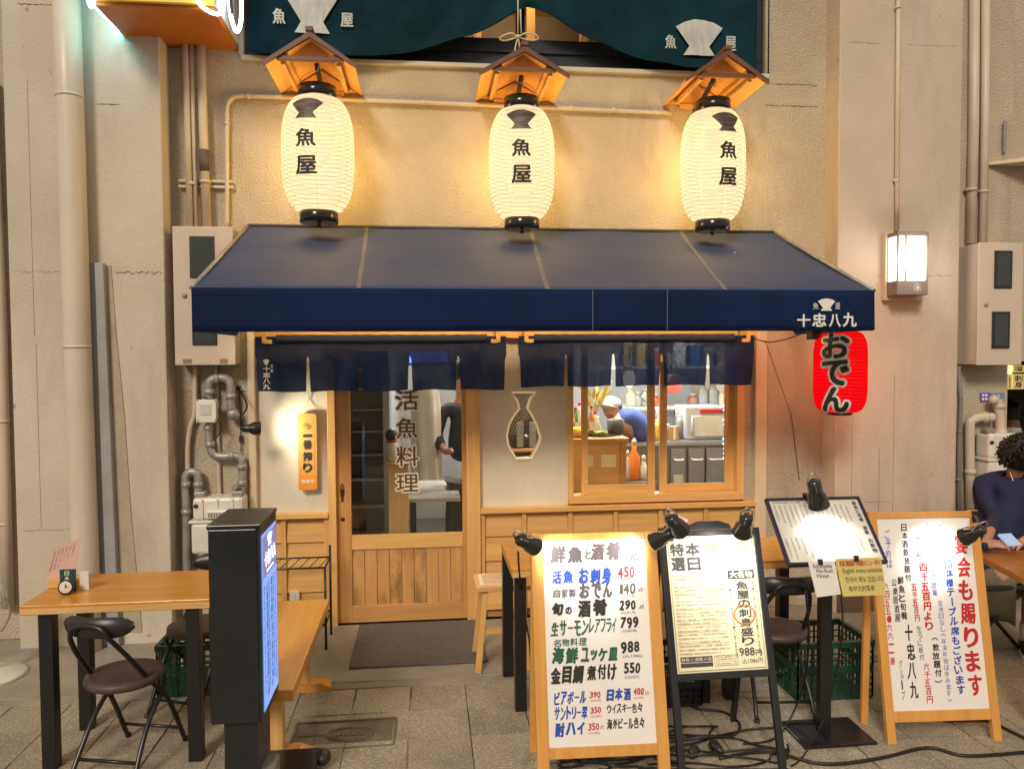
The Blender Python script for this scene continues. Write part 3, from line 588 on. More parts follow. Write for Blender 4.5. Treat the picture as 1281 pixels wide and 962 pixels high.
# more kitchen clutter
cl_m = [steel, whitep, M('tin_red', (0, 0, 0)), M('box_brown', (.42, .28, .14), .8), M('tin_blue', (.05, .12, .35), .4), M('pot_grey', (0, 0, 0)), M('oil_yellow', (.6, .42, .06), .3)]
kit = [(790, 1.5, .10, .05, 3, 'brown carton at the left end of the kitchen worktop'), (800, 1.45, .14, .045, 0, 'steel canister beside the brown carton on the worktop'), (812, 1.5, .09, .05, 1, 'stack of white bowls on the kitchen worktop'), (822, 1.4, .17, .035, 6, 'yellow oil bottle on the kitchen worktop'), (834, 1.55, .12, .05, 4, 'blue tin beside the sash on the worktop'), (842, 1.4, .13, .04, 3, 'small brown box left of the microwave'), (850, 1.5, .20, .035, 5, 'tall dark flask left of the microwave')]
for px, yy_, h, r, mi, lab in kit:
    c = (X(px, 545, yy_), yy_, kz + .001); t = thing('kitchen_container', lab, 'container', c, group='containers on the kitchen worktop')
    if mi == 3: bx('carton', (c[0] - r, yy_ - r, kz + .001), (c[0] + r, yy_ + r, kz + h), cl_m[mi], t, .003); bx('carton_tape', (c[0] - .012, yy_ - r - .001, kz + .01), (c[0] + .012, yy_ - r - .0002, kz + h), paper_cream, t)
    else: MB().lathe([(r * .8, 0), (r, .01), (r, h * .8), (r * .8, h * .9), (r * .5, h)], c, 14).build('container_body', cl_m[mi], t); MB().lathe([(r * .55, h), (r * .55, h + .015), (.004, h + .02)], c, 10).build('lid', whitep, t)
for k in range(6):
    px = 786 + k * 12; c = Vector((X(px, 520, 1.63), 1.64, sz - .03)); t = thing('ladle', 'steel ladle hanging under the kitchen shelf', 'ladle', c, group='ladles hanging under the kitchen shelf')
    t['label'] = 'steel ladle hanging in the row under the kitchen shelf'
    L_ = .12 + .03 * (k % 3); MB().tube([c, c - Vector((0, 0, L_))], .004, 5).build('handle', steel, t); MB().ball(c - Vector((0, 0, L_ + .02)), .024, 10, (1, 1, .7)).build('bowl', steel, t)
up = thing('upper_shelf', 'upper kitchen shelf crowded with boxes, dimly seen through the right noren', 'shelf', (X(850, 460, 1.7), 1.8, sz + .38)); bx('shelf_board', (X(760, 460, 1.7), 1.65, sz + .36), (X(925, 460, 1.7), 1.95, sz + .38), MATS['shelf_pale'], up)
for k in range(9):
    x_ = X(768 + k * 17, 460, 1.7); h = .10 + .05 * ((k * 7) % 4); t = thing('storage_box', 'storage box on the crowded upper kitchen shelf behind the noren', 'box', (x_, 1.78, sz + .381), group='boxes on the upper kitchen shelf')
    bx('box_body', (x_ - .04, 1.7, sz + .381), (x_ + .04, 1.85, sz + .38 + h), cl_m[(k * 3) % 7], t, .003); bx('box_lid', (x_ - .043, 1.697, sz + .3805 + h), (x_ + .043, 1.853, sz + .395 + h), whitep, t)
for a_, b2, c_, d_, m_, lab in ((812, 516, 824, 530, paper_white, 'small white notice pinned on the kitchen back wall'), (832, 520, 838, 536, red_ink, 'red label pinned on the kitchen back wall'), (868, 520, 874, 534, paper_cream, 'cream notice on the kitchen back wall beside the microwave')):
    p, q = W(a_, d_, 2.1), W(c_, b2, 2.1); tag(bx('pinned_notice', (p.x, 3.385, p.z - .1), (q.x, 3.395, q.z)  , m_, None), lab, 'notice')
for px, yy_ in ((646, .7), (662, .72)):
    p, q = W(px, 560, yy_), W(px + 9, 528, yy_); tag(bx('frosted_bottle', (p.x, yy_, p.z), (q.x, yy_ + .05, q.z), M('pot_grey', (0, 0, 0)), None, .01), 'grey %s flask standing behind the fish shaped window' % ('left' if px < 650 else 'right'), 'flask')
sb = W(656, 561, .7); tag(bx('ledge', (X(636, 560, .66), .64, sb.z - .02), (X(680, 560, .66), .749, sb.z - .001), wx), 'narrow wooden ledge behind the fish shaped window', 'ledge')
# ================================================================== AWNING
AY = -1.22; az = 2.20; ab = 1.978; atop = 2.715
ax0, ax1 = -1.193, 2.512; aw0, aw1 = -1.175, 2.485
A = thing('awning', 'wide navy canvas awning over the shop front with white shop lettering on its valance', 'awning', ((ax0 + ax1) / 2, 0, ab))
def sag(u, v):
    x = (aw0 + (aw1 - aw0) * u) * (1 - v) + (ax0 + (ax1 - ax0) * u) * v
    s_ = -.018 * sin(pi * v) * (.6 + .4 * abs(sin(u * pi * 7.5))) + .003 * sin(u * 61 + 5 * v) * sin(pi * v) + .004 * sin(u * 23 - 7 * v) * v * (1 - v)
    return (x, -.004 + (AY + .004) * v, atop + (az - atop) * v + s_ + (.004 * sin(u * 40) if v == 0 else 0))
MB().sheet(sag, 120, 20).build('canopy', navy, A, thick=.003)
MB().sheet(lambda u, v: (ax0 + (ax1 - ax0) * u, AY - .003 + .006 * sin(u * 17) * v + .003 * sin(u * 47 + 1) * v, az + .002 + (ab - az) * v - .003 * sin(u * 9) * v), 120, 6).build('valance', navyv, A, thick=.003)
for x, xw in ((ax0, aw0), (ax1, aw1)):
    mb = MB(); mb.add([(xw, -.004, atop - .004), (x, AY, az), (x, AY, ab), (x, -.30, ab), (xw, -.004, ab + .18)], [(0, 1, 2, 3, 4)]); mb.build('side_panel', navyv, A, thick=.003)
    MB().tube([(xw, -.01, atop), (x, AY, az)], .012, 8).build('frame_tube', galv, A)
MB().tube([(ax0, AY + .012, az - .012), (ax1, AY + .012, az - .012)], .012, 8).build('frame_tube', galv, A)
MB().tube([(ax0, AY + .006, ab + .004), (ax1, AY + .006, ab + .004)], .006, 8).build('hem_tube', navyv, A)
MB().tube([(aw0, -.012, atop + .006), (aw1, -.012, atop + .006)], .009, 8).build('wall_seal', M('seal_dark', (.10, .09, .09), .8), A)
for px, px2 in ((459, 448), (664, 685), (852, 908)):
    u = (W(px, 300, -.02).x - aw0) / (aw1 - aw0)
    uu = lambda v: ((W(px2, 358, AY).x - ax0) / (ax1 - ax0)) * v + u * (1 - v)
    MB().sheet(lambda a, v: tuple(Vector(sag(uu(v), v)) + Vector(((a - .5) * .024, 0, .0035))), 1, 16).build('seam_tape', seam, A)
for px in (741, 834):
    x = X(px, 390, AY); bx('valance_seam', (x - .002, AY - .0125, ab + .002), (x + .002, AY - .010, az), M('thread', (.10, .13, .2), .8), A)
mb = MB(); yy = AY - .014
def vt(m_, s_, a, t_, b_, bo, bold=.03): p, q = W(a, bo, yy), W(b_, t_, yy); m_.text(s_, p.x, p.z, q.x, q.z, planeY(yy), bold, 0, 4)
for s_, a, t_, b_, bo in (('十', 997, 393, 1014, 409), ('忠', 1016, 392, 1034, 409), ('八', 1037, 393, 1052, 409), ('九', 1054, 391, 1072, 409)): vt(mb, s_, a, t_, b_, bo, .035)
vt(mb, '魚', 1017, 379, 1024, 387, .01); vt(mb, '屋', 1045, 379, 1051, 387, .01)
p, q = W(1023, 389, yy), W(1045, 373.5, yy); mb.poly(fan((p.x + q.x) / 2, (p.z + q.z) / 2, q.x - p.x, q.z - p.z), planeY(yy)); mb.build('lettering', white_print, A)
# small bright reflections' sources are the lanterns; rods carrying the noren
sl = thing('strip_light', 'warm strip lamp hanging under the awning canopy', 'lamp', ((ax0 + ax1) / 2, -.45, 2.27))
bx('housing', (ax0 + .12, -.49, 2.305), (ax1 - .12, -.41, 2.33), whitep, sl); [MB().tube([(x_, -.45, 2.33), (x_, -.45, 2.515)], .006, 6).build('hanger', steel, sl) for x_ in (ax0 + .5, .65, ax1 - .5)]; MB().tube([(ax0 + .15, -.45, 2.29), (ax1 - .15, -.45, 2.29)], .013, 8).build('tube', emat('strip_glow', (1, .72, .38), 60), sl)
# ------------------------------------------------------------------ noren
NY = -.16
def noren(name, lab, xr0, xr1, slits, pyr, pyt, pyb, deco, brk):
    a, b_ = W(xr0, pyr, NY), W(xr1, pyr, NY); zr_ = (a.z + b_.z) / 2
    t = thing('noren_curtain', lab, 'curtain', ((a.x + b_.x) / 2, NY, W(640, pyb, NY).z), group='noren curtains under the awning')
    MB().tube([(X(brk[0] - 4, pyr, NY), NY, zr_), (X(brk[1] + 4, pyr, NY), NY, zr_)], .011, 10).build('rod', wx, t)
    ztp = zr_ + .016; zbt = W(640, pyb, NY).z; zs_ = W(640, pyt, NY).z
    n = len(slits) - 1
    for i in range(n):
        x0, x1 = X(slits[i], 450, NY), X(slits[i + 1], 450, NY); gap = .006; ph = random.uniform(0, 6); am = random.uniform(.6, 1.3)
        def fn(u, v):
            k = max(0, v - .18) / .82
            xx = x0 + (x1 - x0) * u; e = (gap * (1 + 1.6 * k)) if k > .25 else 0
            xx += e * (1 if u < .5 else -1) * abs(2 * u - 1) ** 2
            y = NY - .016 + am * k * (.014 * sin(u * 7 + ph) + .009 * sin(u * 15 + ph * 2 + 2 * v) + .004 * sin(31 * u - 9 * v + ph)) - .012 * sin(pi * k) * cos(pi * u * 2)
            return (xx, y, ztp + (zbt - ztp) * v + .004 * sin(u * 5 + ph) * k)
        MB().sheet(fn, 22, 14).build('cloth_panel', noren_m, t)
    # upper band folded over the rod
    xx0, xx1 = X(slits[0] + (26 if deco else 20), 425, NY), X(slits[-1] - 24, 425, NY)
    def band(u, v):
        th = -pi * .75 + v * pi * 1.5
        return (xx0 + (xx1 - xx0) * u, NY - .031 * cos(th) - (.002 * sin(u * 60)), zr_ - .002 + .03 * sin(th) + .001 * sin(u * 90))
    MB().sheet(band, 60, 8).build('top_band', M('noren_band', (.012, .017, .045), .9, bump=.4, bscale=40), t)
    for px in brk:
        x = X(px, pyr, NY); r_ = bx('bracket', (x - .014, NY - .02, zr_ - .026), (x + .014, .0 - .036, zr_ + .05), wy, t, .002)
        x2 = x + (.05 if px == brk[0] else -.05); bx('bracket_lip', (min(x, x2), NY - .028, zr_ - .03), (max(x, x2), NY - .0205, zr_ - .004), wx, t, .002)
    return t, zr_
n1, _ = noren('n', 'long navy noren with small white vertical lettering, hanging over the door', 320, 634, (320, 386, 451, 513, 573, 633), 424, 430, 487, True, (331, 623))
n2, _ = noren('n', 'navy noren of five panels hanging over the window, right of the door noren', 646, 943, (648, 707, 766, 826, 884, 942), 423, 430, 484, False, (658, 935))
mb = MB(); ny = NY - .05
p, q = W(329, 456.5, ny), W(337, 449.5, ny); mb.poly(fan((p.x + q.x) / 2, (p.z + q.z) / 2, q.x - p.x, q.z - p.z), planeY(ny))
for s_, a, t_, b_, bo in (('十', 329, 458, 338, 465), ('忠', 329, 466, 338, 472.5), ('八', 329, 473.5, 338, 480), ('九', 329, 480.5, 338, 487), ('魚', 338.5, 456, 341.5, 460), ('屋', 338.5, 462, 341.5, 466)):
    p, q = W(a, bo, ny), W(b_, t_, ny); mb.text(s_, p.x, p.z, q.x, q.z, planeY(ny), .03)
mb.build('lettering', white_print, n1)
# ================================================================== LANTERNS and their little roofs
LY = -.36
def white_lantern(cx_, pt, pb, lab, wpx, txt_dx, rot):
    top = W(cx_, pt, LY); bot = W(cx_, pb, LY); k = (LY - CAM.y) / FPX
    c = Vector(((top.x + bot.x) / 2, LY, bot.z)); H = top.z - bot.z; R = wpx * k / 2 * .985
    hc = 13.5 * k; rc = R * .51
    t = thing('paper_lantern', lab, 'lantern', c, group='white paper lanterns above the awning')
    def rad(s): return rc + (R - rc) * (sin(pi * min(max(s, 0), 1)) ** .52) if 0 < s < 1 else rc
    def rad(s):
        e = abs(2 * s - 1); return rc + (R - rc) * max(0, 1 - e ** 3.2) ** .62
    z0, z1 = hc, H - hc; nr = 27; prof = []
    for i in range(nr * 2 + 1):
        s_ = i / (nr * 2); prof.append((rad(s_) - (.0022 if i % 2 == 0 else -.0022), z0 + (z1 - z0) * s_))
    MB().lathe(prof, c, 40).build('paper_shade', lant, t)
    mb = MB()
    for i in range(1, nr):
        s_ = i / nr; r_ = rad(s_) - .0006; z_ = z0 + (z1 - z0) * s_
        mb.tube([c + Vector((r_ * cos(a), r_ * sin(a), z_)) for a in np.linspace(0, 2 * pi, 37)[:-1]], .0024, 4, close=True)
    for j in range(8):
        a = rot + j * pi / 4; mb.tube([c + Vector(((rad(s_) + .001) * cos(a), (rad(s_) + .001) * sin(a), z0 + (z1 - z0) * s_)) for s_ in np.linspace(0, 1, 28)], .0013, 4)
    mb.build('bamboo_ribs', lant_rib, t)['kind'] = 'stuff'
    MB().lathe([(rc * 1.02, 0), (rc * 1.05, .004), (rc * 1.05, hc), (rc * 1.0, hc + .004), (rc * .9, hc)], c, 32).build('bottom_ring', M('black_lacquer', (.010, .009, .010), .18), t)
    MB().lathe([(rc * .92, z1), (rc * 1.0, z1 - .004), (rc * 1.05, z1), (rc * 1.05, H), (rc * .98, H), (rc * .95, z1)], c, 32).build('top_ring', MATS['black_lacquer'], t)
    MB().lathe([(.012, -.004), (.012, -.018), (.004, -.022)][::-1], c, 10).build('tassel_hook', blackm, t)
    a0 = -pi / 2 + txt_dx
    def onl(x, z):
        s_ = (z - z0) / (z1 - z0); r_ = rad(min(max(s_, .0), 1)) + .0045; a = a0 + x / r_; return (c.x + r_ * cos(a), c.y + r_ * sin(a), c.z + z)
    Hs = z1 - z0; mb = MB(); w_ = R * .30
    mb.text('魚', -w_ * .95, z0 + Hs * .50, w_ * .95, z0 + Hs * .655, onl, .035, .02, 4); mb.text('屋', -w_, z0 + Hs * .265, w_, z0 + Hs * .425, onl, .035, .02, 4); mb.build('lettering', black_ink, t)
    mb = MB(); mb.poly(fan(0, z0 + Hs * .835, R * .92, Hs * .185), onl, .02); mb.build('fan_emblem', M('emblem_print', (.06, .035, .03), .5, (.13, .10, .08), 6, (1, 1, 10), mixpos=(.5, .6)), t)
    # wire bail
    MB().tube([c + Vector((rc * cos(a), 0, H + .10 * sin(a))) for a in np.linspace(0, pi, 13)], .002, 5).build('wire_bail', steel, t)
    point('lantern_bulb', c + Vector((0, .0, H * .5)), 66, (1, .68, .26), .16)
    return c, H
L1 = white_lantern(398, 110, 280, 'white paper lantern lettered in black, leftmost of the three above the awning', 87, -.20, .1)
L2 = white_lantern(652.5, 124, 288, 'white paper lantern lettered in black, middle one under the roof with the rope bow', 83, -.13, .25)
L3 = white_lantern(891.5, 127, 290, 'white paper lantern lettered in black, rightmost above the awning near the wall lamp', 83, .12, -.0)
def hood(apx, apy, lx, ly, rx, ry, lan, lab, skew=0.):
    Yf, Yb = -.54, -.004
    ap = W(apx, apy, Yf); l = W(lx, ly, Yf); r_ = W(rx, ry, Yf); e = (l.z + r_.z) / 2; hw = (r_.x - l.x) / 2; cx_ = (l.x + r_.x) / 2; h = ap.z - e
    t = thing('lantern_roof', lab, 'small roof', (cx_, Yb, e), group='little wooden roofs over the lanterns')
    th = .016
    for s_ in (-1, 1):
        P = [(cx_, ap.z), (cx_ + s_ * hw, e), (cx_ + s_ * hw, e + th * 1.3), (cx_, ap.z + th * 1.3)]
        if s_ < 0: P = P[::-1]
        ro = MB().prism(P, Yf + .014, Yb).build('roof_slope', hoodw, t)
        P2 = [(cx_, ap.z + .024), (cx_ + s_ * (hw + .012), e + .012), (cx_ + s_ * (hw + .012), e - .012), (cx_, ap.z - .012)]
        if s_ < 0: P2 = P2[::-1]
        MB().prism(P2, Yf - .012, Yf + .013).build('barge_board', hoodt, t)
        MB().prism([(a, b_ ) for a, b_ in P2], Yf + .0131, Yf + .014).v
        x = cx_ + s_ * hw * .56; MB().bar((x, Yf + .02, e + h * .36), (x, Yb, e + h * .36), .03, .02).build('rafter', wy, t)
    bx('ridge_cap', (cx_ - .022, Yf - .02, ap.z + .022), (cx_ + .022, Yb, ap.z + .05), hoodt, t, .003)
    MB().prism([(cx_ - hw * .52, e + h * .42), (cx_ + hw * .52, e + h * .42), (cx_, ap.z - .005)], Yf + .10, Yf + .115).build('gable_board', hoodw, t)
    bx('tie_beam', (cx_ - hw * .74, Yf + .002, e + h * .16), (cx_ + hw * .74, Yf + .024, e + h * .30), hoodt, t, .002)
    bx('back_board', (cx_ - hw * .55, Yb - .02, e - .01), (cx_ + hw * .55, Yb, e + h * .1), hoodw, t)
    MB().prism([(cx_ - hw * .86, e + .02), (cx_ + hw * .86, e + .02), (cx_, ap.z - .02)], Yb - .012, Yb - .002).build('gable_board', hoodw, t)
    for s_ in (-1, 1): bx('side_rail', (cx_ + s_ * hw * .62 - .012, Yf + .03, e + h * .06), (cx_ + s_ * hw * .62 + .012, Yb - .02, e + h * .15), wy, t)
    c, H = lan
    MB().bar((c.x, Yb - .01, c.z + H + .02), (c.x, LY - .01, c.z + H + .14), .03, .012).build('iron_bracket', blackm, t)
    MB().tube(smooth_path([(c.x, LY, c.z + H + .15), (c.x + .014, LY - .014, c.z + H + .12), (c.x, LY - .01, c.z + H + .095), (c.x - .010, LY, c.z + H + .11)]), .004, 6).build('hook', steel, t)
    return t
hood(386, 45, 331, 82, 444, 82, L1, 'little gabled wooden roof over the leftmost lantern')
hood(657, 63, 602, 93, 710, 95, L2, 'little gabled wooden roof over the middle lantern, below the rope bow')
hood(912, 68, 861, 101, 959, 102, L3, 'little gabled wooden roof over the rightmost lantern')
# red lantern
RY = -.62
top = W(1051, 411, RY); bot = W(1051, 519, RY); c = Vector(((top.x + bot.x) / 2, RY, bot.z)); k = (RY - CAM.y) / FPX; R = 33.5 * k; H = top.z - bot.z
rl = thing('red_lantern', 'red paper lantern with bold black lettering hanging at the right end of the awning', 'lantern', c)
def rrad(s_):
    e = abs(2 * s_ - 1); return R * .62 + R * .38 * max(0, 1 - e ** 5) ** .6
hz = .02
MB().lathe([(rrad(i / 44) - (.001 if i % 2 else -.001), hz + (H - hz * 2) * i / 44) for i in range(45)], c, 40).build('paper_shade', lant_red, rl)
MB().lathe([(R * .42, 0), (R * .46, .003), (R * .46, hz + .004)], c, 24).build('bottom_ring', M('ring_purple', (.05, .02, .06), .4), rl); MB().lathe([(R * .6, H - hz), (R * .6, H + .02), (R * .5, H + .02)], c, 24).build('top_ring', blackp, rl)
mb = MB()
for i in range(2, 21):
    s_ = i / 22; mb.tube([c + Vector((rrad(s_) * cos(a), rrad(s_) * sin(a), hz + (H - 2 * hz) * s_)) for a in np.linspace(0, 2 * pi, 33)[:-1]], .0014, 4, close=True)
mb.build('bamboo_ribs', M('red_rib', (.30, .0, .004), .5, em=(.3, 0, 0), es=.6), rl)['kind'] = 'stuff'
def onr(a0, dr):
    def f_(x, z):
        r_ = rrad(min(max((z - hz) / (H - 2 * hz), 0), 1)) + dr; a = a0 + x / r_; return (c.x + r_ * cos(a), c.y + r_ * sin(a), c.z + z)
    return f_
mb, mb2 = MB(), MB(); a0 = -pi / 2 - .70
for i, s_ in enumerate('おでん'):
    zt_ = H - .03 - i * (H - .05) / 3; zb_ = zt_ - (H - .05) / 3 + .006; w_ = R * .52
    mb.text(s_, -w_ - .014, zb_ - .012, w_ + .014, zt_ + .012, onr(a0, .0035), .11, .02, 3); mb2.text(s_, -w_, zb_, w_, zt_, onr(a0, .0062), .04, .02, 5)
mb.build('lettering_edge', white_print, rl); mb2.build('lettering', black_ink, rl)
point('red_lantern_bulb', c + Vector((0, 0, H * .5)), 45, (1, .62, .42), .04)
MB().tube([c + Vector((0, 0, H + .02)), c + Vector((0, 0, H + .12)), (c.x - .02, RY, az - .02)], .004, 6).build('hanging_cord', blackm, rl)
bx('socket_box', (c.x - R * 1.15, RY + .0, c.z + H - .07), (c.x - R * .75, RY + .08, c.z + H + .05), blackp, rl)
# ================================================================== TEAL BANNER over the upper window
BY = -.10
bl_, br_ = W(312, 60, BY), W(946, 60, BY)
def zedge(px):
    K = [(312, 66), (340, 68), (420, 71), (460, 70), (500, 65), (540, 57), (580, 45), (610, 33), (635, 20), (648, 13), (660, 18), (690, 32), (720, 47), (760, 63), (800, 75), (850, 84), (900, 88), (946, 89)]
    for (a, b_), (c_, d) in zip(K, K[1:]):
        if a <= px <= c_: return b_ + (d - b_) * (px - a) / (c_ - a)
    return K[-1][1]
Bn = thing('cloth_banner', 'dark teal cloth banner with white fans, gathered up in the middle by a rope', 'banner', ((bl_.x + br_.x) / 2, BY, zs))
def bfn(u, v):
    px = 312 + 634 * u; zb_ = W(px, zedge(px), BY).z; zt_ = 4.9; d = abs(px - 650)
    fold = max(0, 1 - d / 210) * (1 - v)
    y = BY - .024 * sin(d / 13 + 9 * v * (1 if px < 650 else 1.2)) * fold ** .7 - .05 * fold ** 1.5 + .006 * sin(u * 30) * (1 - v)
    y -= .020 * sin((d * .8 + v * 260) / 24) * max(0, 1 - d / 320) * (1 - v) ** .6
    return (bl_.x + (br_.x - bl_.x) * u, y, zb_ + (zt_ - zb_) * v ** 1.2)
MB().sheet(bfn, 220, 40).build('cloth', teal, Bn, thick=.003)
def hemf(off):
    return [tuple(Vector(bfn(i / 110, 0)) + Vector((0, -.004, .004 + off))) for i in range(111)]
MB().tube(hemf(0), .006, 6).build('hem', teal, Bn)
mb = MB(); yb = BY - .022
for s_, a, t_, b_, bo in (('魚', 341, 11, 357, 30), ('屋', 426, 17, 442, 34), ('魚', 832, 44, 846, 61), ('屋', 907, 46, 921, 64)):
    p, q = W(a, bo, yb), W(b_, t_, yb); mb.text(s_, p.x, p.z, q.x, q.z, planeY(yb), .03)
for a, t_, b_, bo in ((357, -16, 423, 41), (845, 26, 904, 69)):
    p, q = W(a, bo, yb), W(b_, t_, yb); mb.poly(fan((p.x + q.x) / 2, (p.z + q.z) / 2, q.x - p.x, q.z - p.z), lambda x, z: (x, yb - .004 * sin(x * 40 + z * 25), z), .03)
mb.build('lettering', M('banner_print', (.55, .58, .55), .85, (.40, .43, .42), 7, (3, 1, 1)), Bn)
rp = W(649, 14, -.2); rt = thing('rope_bow', 'pale knotted rope tied in a bow at the gather of the teal banner', 'rope', (rp.x, -.2, W(649, 75, -.2).z))
RV = lambda px, py, y=-.2: W(px, py, y)
MB().tube([RV(648, -30), RV(648, 14), RV(648, 42)], .005, 6).tube([RV(651, 12), RV(652, 42)], .005, 6).build('hanging_strand', rope_m, rt)
for P in ([RV(648, 47), RV(640, 42, -.22), RV(628, 46, -.22), RV(626, 50, -.21), RV(634, 51, -.2), RV(648, 47)], [RV(648, 47), RV(658, 42, -.22), RV(670, 44, -.22), RV(673, 49, -.21), RV(664, 51, -.2), RV(648, 47)]):
    MB().tube(smooth_path(P, 6), .0055, 6).build('bow_loop', rope_m, rt)
MB().ball(RV(648, 46, -.21), .016, 10, (1.2, .8, .8)).build('knot', rope_m, rt)
for a in (-3, 2): MB().tube(smooth_path([RV(648, 47), RV(648 + a, 58), RV(648 + a * 1.6, 70)]), .005, 6).tube([RV(648 + a * 1.6, 69), RV(648 + a * 1.7, 76)], [.006, .012], 7).build('tassel', rope_m, rt)
# ================================================================== NEON SIGN top left
nb = W(167, 59, 0); nbr = W(298, 64, 0); nz = (nb.z + nbr.z) / 2
NS = thing('neon_box_sign', 'orange box sign edged with glowing white-blue neon tubes at the top left', 'sign', ((nb.x + nbr.x) / 2, -.3, nz))
orange = M('sign_orange', (.52, .17, .015), .45, (.40, .11, .01), 3); yel = M('sign_yellow', (.75, .55, .06), .4)
bx('sign_body', (nb.x, -.60, nz), (nbr.x, -.004, nz + .6), orange, NS, .004); bx('face_panel', (nb.x - .01, -.63, nz + .02), (nbr.x + .01, -.6035, nz + .6), yel, NS, .004)
neon = emat('neon_tube', (.25, .85, 1), 26); neonw = emat('neon_tube_white', (.75, .85, 1), 10)
MB().tube([(nb.x - .02, -.5, nz + .5), (nb.x - .025, -.5, nz + .03), (nb.x - .025, -.03, nz + .03), (nb.x - .02, -.03, nz + .5)], .012, 8).build('neon_tube', neon, NS)
fy = -.655
def nloop(P, y): return MB().tube(smooth_path([W(a, b_, y) for a, b_ in P], 6), .011, 8)
nloop([(243, -14), (249, 4), (260, 14), (272, 18), (279, 13), (280, 0), (279, -12)], fy).build('neon_tube', neonw, NS)
nloop([(286, -12), (287, 6), (290, 26), (296, 40), (301, 30), (302, 8), (301, -12)], -.45).build('neon_tube', neonw, NS)
nloop([(291, -8), (289, 4), (291, 18)], -.5).build('neon_tube', blackp, NS)
nloop([(113, -14), (111, 0), (114, 9), (117, 2), (116, -14)], fy).build('neon_tube', neonw, NS)
bx('face_panel', (nbr.x + .002, -.58, nz + .03), (nbr.x + .012, -.02, nz + .6), M('sign_pale', (.55, .60, .60), .5), NS)
# ================================================================== PIPES, CONDUITS
def pipe(name, lab, P, r, m=pipep, clamps=(), grp=None, n=12, cr=1.25, axis=(0, 0, 1)):
    P = [Vector(p) for p in P]; c = P[0].copy()
    t = thing(name, lab, 'pipe', c, group=grp); MB().tube(P, r, n).build('pipe_run', m, t)
    for q in clamps:
        q = Vector(q); MB().lathe([(r, -.009), (r * cr, -.009), (r * cr, .009), (r, .009)], q, n, axis).build('clamp', m, t)
    return t
PY = -.18
def wp(pts, Y): return [W(a, b_, Y) for a, b_ in pts]
yd = PY - .085
pipe('downpipe', 'thick cream painted downpipe on the left pillar', wp([(81, -60), (87, 120), (96, 400), (107, 700), (112, 860)], yd), .078, M('downpipe_paint', (.62, .56, .47), .4, (.56, .49, .4), 2, bump=.1), wp([(87, 121), (97, 434)], yd), n=28, cr=1.03)
pipe('downpipe', 'slim pale downpipe at the far left edge in the recess', wp([(-12, 100), (1, 400), (6, 600), (10, 760)], -.05), .035, pipep, wp([(4, 527), (6, 655)], -.05), n=16, cr=1.1)
# grey ducts
gd = thing('grey_cable_duct', 'pair of grey metal cable ducts leaning down the left pillar beside the downpipe', 'duct', (X(125, 700, PY), PY - .02, 0))
for a0_, a1_, b0_, b1_, d in ((113, 121, 128, 139, .035), (122, 133, 140, 155, .05)):
    p0, p1 = W(a0_, 330, PY), W(a1_, 331, PY); q0, q1 = W(b0_ - 2, 800, PY), W(b1_ - 2, 800, PY)
    MB().hex([(q0.x, PY - d, 0), (q1.x, PY - d, 0), (q1.x, PY - .001, 0), (q0.x, PY - .001, 0), (p0.x, PY - d, p0.z), (p1.x, PY - d, p0.z), (p1.x, PY - .001, p0.z), (p0.x, PY - .001, p0.z)]).build('duct_channel', greyduct, gd, bevel=.004)
# bundle beside the pillar
Yp = -.06
cl = wp([(240, 230), (234, 134)], Yp)
pipe('conduit', 'left thin conduit of the three running down to the meter box on the left', wp([(231, 40), (234, 130), (238, 285)], Yp), .021, pipep, cl[:1])
pipe('conduit', 'middle thin conduit of the three running down to the meter box on the left', wp([(239, 40), (242, 150), (246, 285)], Yp), .013, pipep)
pk = pipe('conduit', 'thicker conduit with a dark taped joint above the meter box on the left', wp([(251, 40), (254, 150), (259, 285)], Yp), .028, pipep, wp([(257, 228)], Yp))
MB().tube(wp([(255, 188), (256, 215)], Yp), .031, 14).build('tape_wrap', M('tape_dark', (.10, .085, .08), .7), pk)
P = smooth_path(wp([(284, 285), (284, 220), (284, 150), (285, 132), (290, 124), (300, 121), (330, 121.5), (460, 126), (620, 132.5), (840, 142)], -.03), 5)
pipe('conduit', 'slender conduit bending from the meter box and running along the wall behind the white lanterns', P, .014, pipep)
cn = bpy.data.objects['conduit.003']
for a, b_ in ((310, 121), (424, 124), (530, 128.5), (715, 136), (768, 138), (820, 141)): MB().lathe([(.014, -.012), (.018, -.012), (.018, .012), (.014, .012)], W(a, b_, -.03), 10, (1, 0, 0)).build('clamp', pipep, cn)
MB().lathe([(.014, -.012), (.019, -.012), (.019, .012), (.014, .012)], W(284, 155, -.03), 10).build('clamp', pipep, cn)
bkx = thing('pipe_bracket', 'pair of thin rails carrying the conduits above the left meter box', 'bracket', (X(258, 230), -.02, Z(235)))
for y_ in (228, 235): bx('rail', (X(225, y_), -.035, W(258, y_, 0).z - .008), (X(293, y_), -.02, W(258, y_, 0).z + .008), pipep, bkx)
# right side conduits on pillar
pipe('conduit', 'thin conduit coming down the right pillar to the wall lamp', wp([(1124, -40), (1123, 100), (1122, 288)], PY - .02), .016, pipep, wp([(1123, 10), (1121, 226)], PY - .02))
Yr = -.03
pipe('downpipe', 'left one of the two vertical pipes in the recess right of the right pillar', wp([(1219, -40), (1218, 150), (1214, 305)], Yr), .036, pipep, wp([(1214, 238)], Yr), n=16)
pipe('downpipe', 'right one of the two vertical pipes in the recess right of the right pillar', wp([(1233, -40), (1232, 150), (1229, 305)], Yr), .030, pipep, wp([(1230, 240)], Yr), n=16)
pipe('conduit', 'thin dark conduit squeezed beside the right pillar below the meter box', wp([(1199, 458), (1202, 500), (1200, 560), (1199, 760)], Yr), .016, M('conduit_dark', (.22, .19, .17), .5), wp([(1201, 540), (1199, 600)], Yr))
